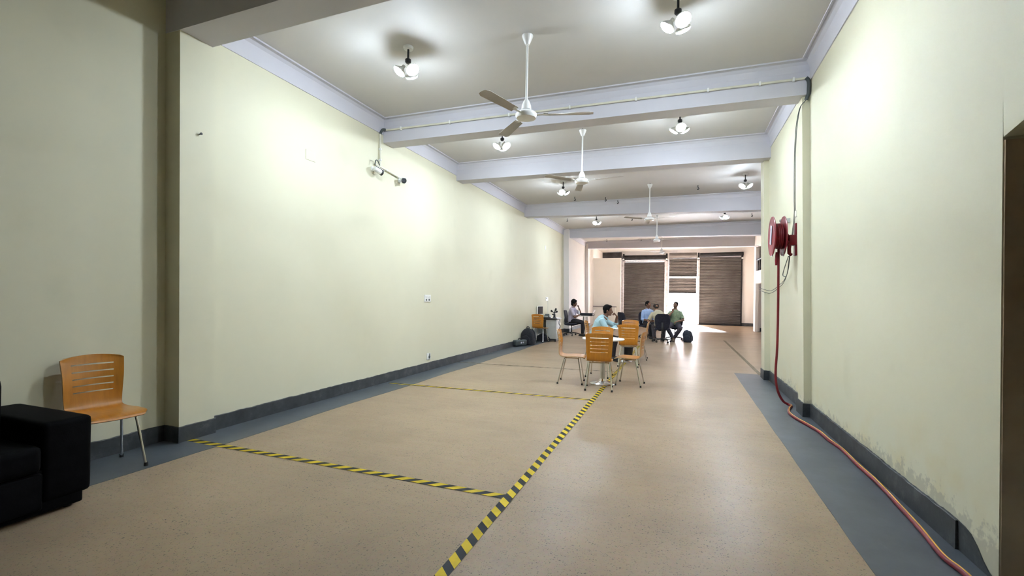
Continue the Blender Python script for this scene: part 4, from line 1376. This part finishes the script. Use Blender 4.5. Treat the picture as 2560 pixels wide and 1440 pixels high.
mb.tube(smooth_path([(0.02, 0.02, 0.28), (-0.02, 0.0, 0.18), (0.03, 0.01, 0.10), (0.0, 0.02, 0.0)], 6), 0.007, 8)
o = mb.build('hanging_cable', 'cable_grey', loc=(-3.655, 14.70, 0.42)); tag(o, 'dark tangled cable hanging at the right end of the desk', 'cable')

# ------------------------------------------------------------------ bags
def soft_box(mb, c, s, taper=0.8, n=10, seg=28, power=3.5, lean=(0, 0)):
    """upright soft bag: superellipse rings, domed top"""
    V, F = [], []
    for i in range(n + 1):
        t = i / n
        k = 1.0
        if t < 0.12: k = 0.88 + 0.12 * t / 0.12
        if t > 0.62: k = sqrt(max(0.02, 1 - ((t - 0.62) / 0.38) ** 2.2)) * (1 - (1 - taper) * (t - 0.62) / 0.38)
        for j in range(seg):
            th = 2 * pi * j / seg
            cx_, sx_ = cos(th), sin(th)
            px_ = abs(cx_) ** (2 / power) * (1 if cx_ >= 0 else -1)
            py_ = abs(sx_) ** (2 / power) * (1 if sx_ >= 0 else -1)
            wob = 1 + 0.035 * sin(3 * th + 5 * t) + 0.03 * sin(7 * t + th)
            V.append((c[0] + s[0] / 2 * px_ * k * wob + lean[0] * t, c[1] + s[1] / 2 * py_ * k * wob + lean[1] * t, c[2] + s[2] * t))
    for i in range(n):
        for j in range(seg):
            F.append((i * seg + j, i * seg + (j + 1) % seg, (i + 1) * seg + (j + 1) % seg, (i + 1) * seg + j))
    F.append(tuple(range(seg))[::-1]); F.append(tuple(n * seg + j for j in range(seg)))
    mb.add(V, F)
def backpack(label, loc, rz, s, mat, lean=(0, 0)):
    t = thing('backpack', label, 'backpack', loc, rz)
    mb = MB(); soft_box(mb, (0, 0, 0), s, 0.75, lean=lean); mb.build('body', mat, t, smooth=60)
    mb = MB(); soft_box(mb, (0.0, -s[1] * 0.5, 0.03), (s[0] * 0.72, s[1] * 0.35, s[2] * 0.50), 0.85, lean=(lean[0] * .5, lean[1] * .5)); mb.build('front_pocket', mat, t, smooth=60)
    tx, ty = lean
    mb = MB(); mb.tube(smooth_path([(-0.05 + tx, s[1] * 0.05 + ty, s[2] * 0.96), (-0.03 + tx, s[1] * 0.05 + ty, s[2] * 1.05), (0.03 + tx, s[1] * 0.05 + ty, s[2] * 1.05), (0.05 + tx, s[1] * 0.05 + ty, s[2] * 0.96)], 5), [(0.012, 0.005)] * 16, 8); mb.build('carry_handle', mat, t)
    for q in (-1, 1):
        mb = MB(); mb.tube(smooth_path([(q * 0.08 + tx, s[1] * 0.35 + ty, s[2] * 0.9), (q * 0.12 + tx * .7, s[1] * 0.58 + ty, s[2] * 0.7), (q * 0.14, s[1] * 0.56, s[2] * 0.35), (q * 0.13, s[1] * 0.46, s[2] * 0.1)], 5), [(0.025, 0.006)] * 16, 8); mb.build('shoulder_strap', mat, t)
    return t
backpack('bulky black backpack on the floor against the left wall', (-4.21, 13.20, 0), radians(-14), (0.38, 0.27, 0.50), 'black_fabric', (-0.05, 0.03))
backpack('dark blue grey backpack on the floor right of the person in green', (0.262, 16.62, 0), radians(-8), (0.27, 0.20, 0.42), 'backpack_blue', (-0.03, 0.0))
cs = thing('instrument_case', 'low dark grey case with pale marks lying beside the black backpack', 'case', (-4.32, 12.72, 0), radians(70))
mb = MB(); mb.box((0, 0, 0.095), (0.50, 0.17, 0.17), bev=0.05); mb.build('body', 'cable_grey', cs, smooth=60)
mb = MB(); mb.tube(smooth_path([(-0.07, 0.0, 0.175), (-0.05, 0, 0.215), (0.05, 0, 0.215), (0.07, 0, 0.175)], 5), 0.012, 8); mb.build('handle', 'black_rubber', cs)
mb = MB(); mb.ellip((-0.03, -0.086, 0.10), (0.035, 0.006, 0.025), 14, 8); mb.ellip((0.06, -0.086, 0.105), (0.03, 0.006, 0.022), 14, 8); mb.build('pale_mark', 'pale_decal', cs)
ub = thing('shoulder_bag', 'black bag slumped on the floor under the desk', 'bag', (-4.14, 14.42, 0))
mb = MB(); soft_box(mb, (-0.02, 0, 0), (0.34, 0.20, 0.27), 0.5, power=2.6, lean=(0.05, 0)); mb.build('body', 'black_fabric', ub, smooth=60)
mb = MB(); mb.tube(smooth_path([(0.10, 0, 0.16), (0.20, -0.02, 0.15), (0.27, -0.02, 0.05), (0.18, -0.06, 0.012), (0.08, -0.12, 0.012)], 6), [(0.018, 0.005)] * 25, 8); mb.build('strap', 'black_fabric', ub)

# ------------------------------------------------------------------ on the far table
TZ = 0.755
lp = thing('laptop', 'open pale grey laptop on the far round table', 'laptop', (-3.20, 17.45, TZ), radians(90))
mb = MB(); mb.box((0, 0, 0.010), (0.33, 0.23, 0.018), bev=0.004); mb.build('base', 'steel', lp)
mb = MB(); mb.box((0, 0, 0), (0.33, 0.010, 0.22), M=T(0, -0.165, 0.118) @ Matrix.Rotation(radians(26), 4, 'X'), bev=0.003); ld = mb.build('lid', 'desk_white', lp)
mb = MB(); mb.box((0, 0.0065, 0), (0.30, 0.003, 0.19), M=T(0, -0.165, 0.118) @ Matrix.Rotation(radians(26), 4, 'X')); mb.build('screen', 'screen_dark', ld)
mb = MB(); mb.box((0, 0.02, 0.0205), (0.28, 0.11, 0.003)); mb.build('keys', 'black_plastic', lp, smooth=0)
tbg = thing('laptop_bag', 'flat black bag lying on the far round table', 'bag', (-3.24, 17.14, TZ), radians(8))
mb = MB(); mb.box((0.0, 0, 0.055), (0.46, 0.16, 0.105), bev=0.045); mb.build('body', 'black_fabric', tbg, smooth=60)
mb = MB(); mb.tube(smooth_path([(0.18, -0.02, 0.09), (0.27, -0.03, 0.075), (0.275, -0.03, 0.02), (0.20, -0.03, 0.02)], 6), 0.011, 8); mb.build('handle', 'black_fabric', tbg)
wb = thing('water_bottle', 'clear plastic bottle standing on the far round table', 'bottle', (-3.50, 17.09, TZ))
mb = MB(); mb.lathe([(0.024, 0), (0.03, 0.006), (0.030, 0.10), (0.027, 0.115), (0.030, 0.13), (0.022, 0.16), (0.012, 0.18)], 18); mb.build('body', 'clear_plastic', wb)
mb = MB(); mb.cyl((0, 0, 0.188), 0.014, 0.018, 14); mb.build('cap', 'white_plastic', wb)

# ------------------------------------------------------------------ people
def ik(a, c, l1, l2, pole):
    d = c - a
    L = d.length
    if L > (l1 + l2) * 0.995:
        c = a + d.normalized() * (l1 + l2) * 0.995
        d = c - a
        L = d.length
    u = d.normalized()
    x = (l1 * l1 - l2 * l2 + L * L) / (2 * L)
    h = sqrt(max(0.0, l1 * l1 - x * x))
    p = pole - u * pole.dot(u)
    p = p.normalized() if p.length > 1e-6 else u.orthogonal().normalized()
    return a + u * x + p * h, c

def hand(mb, W, hd, pn, side, curl=(0.35, 0.5, 0.4), spread=1.0):
    hd = Vector(hd).normalized()
    pn = Vector(pn)
    pn = (pn - hd * pn.dot(hd)).normalized()
    ac = hd.cross(pn)
    th = ac * side
    mb.tube([W - hd * 0.02, W + hd * 0.012, W + hd * 0.045, W + hd * 0.085, W + hd * 0.096],
            [(0.024, 0.018), (0.028, 0.017), (0.038, 0.0155), (0.040, 0.013), (0.034, 0.010)], 14, up=ac, round_caps=True)
    for k, (off, L) in enumerate(((0.028, 0.070), (0.0095, 0.079), (-0.0095, 0.074), (-0.0275, 0.058))):
        p = W + hd * (0.088 - 0.004 * abs(k - 1)) + th * off
        d = (hd + th * off * 2.0 * spread).normalized()
        ang = 0
        pts = [p - d * 0.02, p]
        for s, c in zip((0.46, 0.30, 0.24), curl):
            ang += c * (1 + 0.10 * k)
            dd = d * cos(ang) + pn * sin(ang)
            p = p + dd * L * s
            pts.append(p)
        mb.tube(pts, [0.009, 0.0088, 0.0082, 0.0075, 0.0066], 8, round_caps=True)
    p = W + hd * 0.022 + th * 0.022
    d1 = (hd * 0.75 + th * 0.62 + pn * 0.30).normalized()
    d2 = (hd * 0.92 + th * 0.20 + pn * 0.42).normalized()
    mb.tube([p, p + d1 * 0.042, p + d1 * 0.042 + d2 * 0.030, p + d1 * 0.042 + d2 * 0.052], [0.014, 0.011, 0.0095, 0.0075], 10, round_caps=True)

def person(label, loc, rz, lean=0.05, side_lean=0.0, head=(0, 0, 0), seat=0.47, arms=None, feet=None, knees=((0.25, 1, .9), (-0.25, 1, .9)),
           shirt='blue_shirt', sleeve='short', trousers='dark_trousers', skin='brown_skin', hair='black_hair', hairkind='full', shoe='shoe_black', head_fwd=0.0, belly=0.0):
    t = thing('person', label, 'person', loc, radians(rz))
    X_ = Vector((1, 0, 0))
    def sp(a, side=0.0):
        return Vector((sin(side), sin(a), cos(a))).normalized()
    Hp = Vector((0, 0, seat + 0.10))
    P = [Hp - Vector((0, 0, 0.085)), Hp - Vector((0, 0.005, 0.03)), Hp + sp(lean * .5, side_lean * .3) * 0.06]
    P.append(P[-1] + sp(lean * .8, side_lean) * 0.11)
    P.append(P[-1] + sp(lean * 1.1, side_lean) * 0.13)
    P.append(P[-1] + sp(lean * 1.35, side_lean) * 0.11)
    P.append(P[-1] + sp(lean * 1.5, side_lean) * 0.055)
    P.append(P[-1] + sp(lean * 1.5, side_lean) * 0.035)
    up_n = sp(lean * 0.9 + head_fwd, side_lean * .6)
    neck0 = P[-1]
    neck1 = neck0 + up_n * 0.055
    Rr = [(0.135, 0.10), (0.165, 0.125), (0.158, 0.118 + belly), (0.148, 0.112 + belly), (0.168, 0.125 + belly * .4), (0.166, 0.110), (0.112, 0.082), (0.066, 0.066)]
    S = [P[5] + Vector((s * 0.168, 0.0, -0.028)) for s in (1, -1)]
    # head frame: yaw (+ = to the person's left), pitch (+ = down), roll
    Hm = Matrix.Rotation(head[0], 4, 'Z') @ Matrix.Rotation(-head[1], 4, 'X') @ Matrix.Rotation(head[2], 4, 'Y')
    hc = neck1 + Vector((0, 0.022, 0)) + up_n * 0.085
    HM = Matrix.Translation(hc) @ Hm
    arms = arms or [dict(w=(0.12, 0.30, seat + 0.19), hd=(-0.3, 1, -0.2), pn=(0, 0, -1)), dict(w=(-0.12, 0.30, seat + 0.19), hd=(0.3, 1, -0.2), pn=(0, 0, -1))]
    feet = feet or [(0.11, 0.45, 0), (-0.11, 0.45, 0)]
    A = []
    for k, a in enumerate(arms):
        s = 1 if k == 0 else -1
        el, w = ik(S[k], Vector(a['w']), 0.295, 0.255, Vector(a.get('pole', (s * 0.6, -0.4, -1))))
        A.append((S[k], el, w, a, s))
    Lg = []
    for k, (fx, fy, fyaw) in enumerate(feet):
        s = 1 if k == 0 else -1
        hj = Hp + Vector((s * 0.088, 0.02, -0.02))
        kn, an = ik(hj, Vector((fx, fy, 0.085)), 0.43, 0.415, Vector(knees[k]))
        Lg.append((hj, kn, an, fyaw, s))
    # ---- body
    mb = MB()
    mb.tube(P, Rr, 24, up=X_, round_caps=True)
    mb.tube([P[-2], neck0, neck1, hc - up_n * 0.02], [(0.07, 0.07), (0.058, 0.062), (0.053, 0.058), (0.055, 0.06)], 18, up=X_)
    mb.ellip((0, -0.008, 0.022), (0.076, 0.096, 0.098), 24, 16, M=HM)             # skull
    mb.ellip((0, 0.022, -0.035), (0.062, 0.072, 0.082), 22, 14, M=HM)             # face
    mb.ellip((0, 0.050, -0.092), (0.036, 0.040, 0.026), 16, 10, M=HM)             # chin
    mb.ellip((0, 0.083, 0.022), (0.048, 0.012, 0.010), 14, 8, M=HM)               # brow
    mb.tube([HM @ Vector((0, 0.086, 0.012)), HM @ Vector((0, 0.102, -0.018)), HM @ Vector((0, 0.108, -0.032))], [0.009, 0.0125, 0.014], 10, round_caps=True)
    for q in (-1, 1):
        mb.ellip((q * 0.079, -0.005, -0.012), (0.011, 0.020, 0.031), 12, 10, M=HM)
        mb.ellip((q * 0.040, 0.068, -0.028), (0.020, 0.015, 0.020), 12, 8, M=HM)
    for (a0, el, w, a, s) in A:
        mb.tube([P[5] + Vector((s * 0.09, 0, -0.015)), a0, a0.lerp(el, .25), a0.lerp(el, .7), el, el.lerp(w, .25), el.lerp(w, .75), w],
                [0.052, 0.052, 0.048, 0.042, 0.040, 0.043, 0.031, 0.026], 16, round_caps=True)
        hand(mb, w, a.get('hd', w - el), a.get('pn', (0, 0, -1)), s, a.get('curl', (0.35, 0.5, 0.4)))
    for (hj, kn, an, fy, s) in Lg:
        mb.tube([hj, hj.lerp(kn, .3), hj.lerp(kn, .8), kn, kn.lerp(an, .25), kn.lerp(an, .6), an, an - Vector((0, 0, 0.03))],
                [0.082, 0.080, 0.060, 0.056, 0.057, 0.048, 0.034, 0.034], 18, round_caps=True)
        f = Vector((sin(-fy), cos(fy), 0))
        mb.tube([an + f * -0.04 - Vector((0, 0, .045)), an + f * 0.06 - Vector((0, 0, .048)), an + f * 0.15 - Vector((0, 0, .06))], [0.028, 0.032, 0.022], 12, round_caps=True)
    body = mb.build('body', skin, t)
    finish(body, 0.006, 4)
    for q in (-1, 1):
        mb = MB(); mb.ellip((q * 0.032, 0.0785, -0.002), (0.0105, 0.008, 0.0055), 12, 8, M=HM)
        ey = mb.build('eye', 'eye_white', t)
        mb = MB(); mb.ellip((q * 0.032, 0.0845, -0.002), (0.006, 0.004, 0.0055), 10, 8, M=HM); mb.build('iris', 'black_hair', ey)
    mb = MB(); mb.ellip((0, 0.094, -0.064), (0.023, 0.006, 0.007), 12, 8, M=HM); mb.build('mouth', 'red_hose' if False else skin, t)
    # ---- hair
    mb = MB()
    if hairkind == 'full':
        mb.ellip((0, -0.028, 0.046), (0.088, 0.100, 0.098), 26, 16, M=HM)
        mb.ellip((0, 0.034, 0.098), (0.066, 0.052, 0.034), 20, 12, M=HM)
        mb.ellip((0, -0.055, -0.015), (0.074, 0.055, 0.075), 20, 12, M=HM)
        for q in (-1, 1):
            mb.ellip((q * 0.072, 0.010, 0.03), (0.014, 0.030, 0.042), 12, 10, M=HM)
    elif hairkind == 'bushy':
        mb.ellip((0, -0.028, 0.050), (0.098, 0.108, 0.108), 26, 16, M=HM)
        mb.ellip((0, 0.036, 0.092), (0.076, 0.054, 0.038), 20, 12, M=HM)
        mb.ellip((0, -0.062, -0.030), (0.086, 0.062, 0.080), 20, 12, M=HM)
        for q in (-1, 1):
            mb.ellip((q * 0.078, 0.008, 0.02), (0.018, 0.038, 0.052), 12, 10, M=HM)
    elif hairkind == 'short':
        mb.ellip((0, -0.020, 0.040), (0.081, 0.097, 0.092), 26, 16, M=HM)
        mb.ellip((0, -0.050, -0.010), (0.068, 0.054, 0.065), 20, 12, M=HM)
        for q in (-1, 1):
            mb.ellip((q * 0.071, 0.004, 0.02), (0.011, 0.028, 0.036), 12, 10, M=HM)
    else:  # ring of hair below a bald crown
        pts = []
        for k in range(19):
            th = pi * (-0.05 + 1.1 * k / 18)
            pts.append(HM @ Vector((0.076 * cos(th), 0.012 - 0.094 * sin(th), 0.036 - 0.006 * sin(th))))
        mb.tube(pts, [(0.060, 0.019)] * 19, 12, up=(0, 0, 1), round_caps=True)
        mb.ellip((0, -0.055, -0.025), (0.066, 0.050, 0.055), 20, 12, M=HM)
    hr = mb.build('hair', hair, t)
    finish(hr, 0.007, 3)
    # ---- shirt
    mb = MB()
    PS = [P[0] + Vector((0, 0, 0.015))] + P[1:7] + [P[7] - up_n * 0.022]
    RS = [(a + 0.020, b_ + 0.020) for a, b_ in Rr[:7]] + [(0.078, 0.076)]
    mb.tube(PS, RS, 26, up=X_)
    for (a0, el, w, a, s) in A:
        sl = a.get('sleeve', sleeve)
        if sl == 'short':
            e1 = a0.lerp(el, 0.80)
            mb.tube([P[5] + Vector((s * 0.08, 0, -0.02)), a0, a0.lerp(el, .3), a0.lerp(el, .6), e1], [0.068, 0.068, 0.066, 0.064, 0.064], 18, round_caps=False)
        else:
            q = 0.40 if sl == 'rolled' else 0.93
            mb.tube([P[5] + Vector((s * 0.08, 0, -0.02)), a0, a0.lerp(el, .3), a0.lerp(el, .75), el, el.lerp(w, .3), el.lerp(w, q)], [0.068, 0.068, 0.065, 0.056, 0.055, 0.053, 0.042], 18, round_caps=False)
    sh = mb.build('shirt', shirt, t)
    finish(sh, 0.009, 4)
    mb = MB()
    cc = []
    for k in range(17):
        th = pi / 2 + 0.35 + (2 * pi - 0.7) * k / 16
        cc.append(neck0 + X_ * 0.070 * cos(th) + up_n.cross(X_) * (0.068 * sin(th) + 0.004) + up_n * (-0.008 - 0.022 * sin(th)))
    mb.tube(cc, [(0.017, 0.007)] * 17, 10, up=up_n, round_caps=True)
    mb.build('collar', shirt, sh)
    # ---- trousers
    mb = MB()
    mb.tube([P[0] - Vector((0, 0, 0.004)), P[1], P[2] - Vector((0, 0, 0.02))], [(a + 0.014, b_ + 0.014) for a, b_ in Rr[:3]], 26, up=X_, round_caps=True)
    for (hj, kn, an, fy, s) in Lg:
        mb.tube([hj, hj.lerp(kn, .3), hj.lerp(kn, .8), kn, kn.lerp(an, .25), kn.lerp(an, .6), kn.lerp(an, .94)],
                [0.098, 0.095, 0.076, 0.073, 0.072, 0.064, 0.060], 20)
    tr = mb.build('trousers', trousers, t)
    finish(tr, 0.010, 4)
    # ---- shoes
    for (hj, kn, an, fy, s) in Lg:
        f = Vector((sin(-fy), cos(fy), 0))
        g = Vector((-f.y, f.x, 0))
        b0 = Vector((an.x, an.y, 0))
        mb = MB()
        mb.tube([b0 - f * 0.075 + Vector((0, 0, .046)), b0 - f * 0.03 + Vector((0, 0, .052)), b0 + f * 0.05 + Vector((0, 0, .047)), b0 + f * 0.12 + Vector((0, 0, .036)), b0 + f * 0.175 + Vector((0, 0, .030))],
                [(0.030, 0.038), (0.040, 0.046), (0.043, 0.042), (0.047, 0.032), (0.034, 0.024)], 16, up=g, round_caps=True)
        so_ = mb.build('shoe', shoe, t, smooth=60)
        mb = MB()
        out = []
        for k in range(20):
            th = 2 * pi * k / 20
            out.append((b0 + f * (0.055 + 0.145 * cos(th)) + g * (0.043 * sin(th) * (1 + 0.12 * cos(th)))))
        mb.prism([(p.x, p.y) for p in out], 0.001, 0.016); mb.build('sole', 'black_rubber', so_)
    return t

person('person in lilac shirt at far left, hand on chin, sitting at the far round table', (-3.80, 17.20, 0), -90, lean=0.10, head=(0, 0.12, 0), seat=0.478,
       arms=[dict(w=(0.10, 0.34, 0.80), hd=(-0.3, 1, -0.05), pn=(0, 0, -1), pole=(0.7, -0.3, -1)),
             dict(w=(-0.05, 0.255, 1.035), hd=(0.1, -0.25, 1), pn=(0.5, -1, 0), pole=(-0.3, 1.0, -1.0), curl=(0.7, 0.9, 0.6))],
       feet=[(0.10, 0.44, 0), (-0.09, 0.40, 0)], shirt='lilac_shirt', sleeve='short', trousers='dark_trousers', skin='brown_skin', hairkind='bushy', belly=0.015)
person('person in pale aqua shirt leaning on the second round table, chin on hand', (-1.84, 10.92, 0), -90, lean=0.42, head=(0, 0.05, 0), head_fwd=-0.10, seat=0.455,
       arms=[dict(w=(0.10, 0.50, 0.785), hd=(-0.1, 1, -0.05), pn=(0, 0, -1), pole=(0.7, -0.2, -0.9), curl=(0.25, 0.4, 0.3)),
             dict(w=(-0.06, 0.475, 1.00), hd=(0.15, -0.55, 0.75), pn=(0.1, -1, -0.4), pole=(-0.3, 0.9, -1.0), curl=(0.9, 0.9, 0.6), sleeve='rolled')],
       feet=[(0.12, 0.42, 0), (-0.12, 0.36, 0)], shirt='aqua_shirt', sleeve='long', trousers='dark_trousers', skin='brown_skin', hairkind='full')
person('person in light blue shirt sitting left in the group of three', (-1.10, 17.62, 0), -150, lean=0.02, head=(0.55, 0.05, 0), seat=0.478,
       arms=[dict(w=(0.13, 0.30, 0.66), hd=(-0.5, 0.9, -0.15), pn=(0, 0, -1), sleeve='rolled'), dict(w=(-0.13, 0.28, 0.67), hd=(0.5, 0.9, -0.15), pn=(0, 0, -1))],
       feet=[(0.06, 0.38, 0), (-0.05, 0.28, 0)], shirt='blue_shirt', sleeve='long', trousers='dark_trousers', skin='brown_skin', hairkind='short')
person('person in beige shirt with balding head, back to the camera', (-0.60, 16.22, 0), 8, lean=0.40, side_lean=-0.22, head=(0.15, 0.25, 0), seat=0.478,
       arms=[dict(w=(0.20, 0.34, 0.70), hd=(-0.2, 1, -0.1), pn=(0, 0, -1)), dict(w=(-0.24, 0.30, 0.70), hd=(0.2, 1, -0.1), pn=(0, 0, -1))],
       feet=[(0.15, 0.42, 0), (-0.15, 0.40, 0)], shirt='beige_shirt', sleeve='short', trousers='grey_trousers', skin='tan_skin', hair='grey_hair', hairkind='ring')
person('person in green shirt facing the camera before the bright doorway, hand at chin', (-0.14, 17.25, 0), 171, lean=-0.03, head=(-0.25, 0.02, -0.08), seat=0.478,
       arms=[dict(w=(0.06, 0.17, 1.00), hd=(-0.1, -0.1, 1), pn=(-0.3, -1, 0), pole=(0.8, 0.4, -1.0), curl=(0.6, 0.8, 0.6)), dict(w=(-0.10, 0.24, 0.665), hd=(0.5, 0.9, -0.2), pn=(0, 0, -1), pole=(-1.0, -0.4, -0.5))],
       feet=[(-0.03, 0.50, 0.2), (-0.02 + 0.0, 0.36, -0.25)], knees=((0.9, 1, .6), (-0.9, 1, .6)), shirt='green_shirt', sleeve='short', trousers='grey_trousers', skin='tan_skin', hairkind='short', shoe='shoe_brown', belly=0.01)
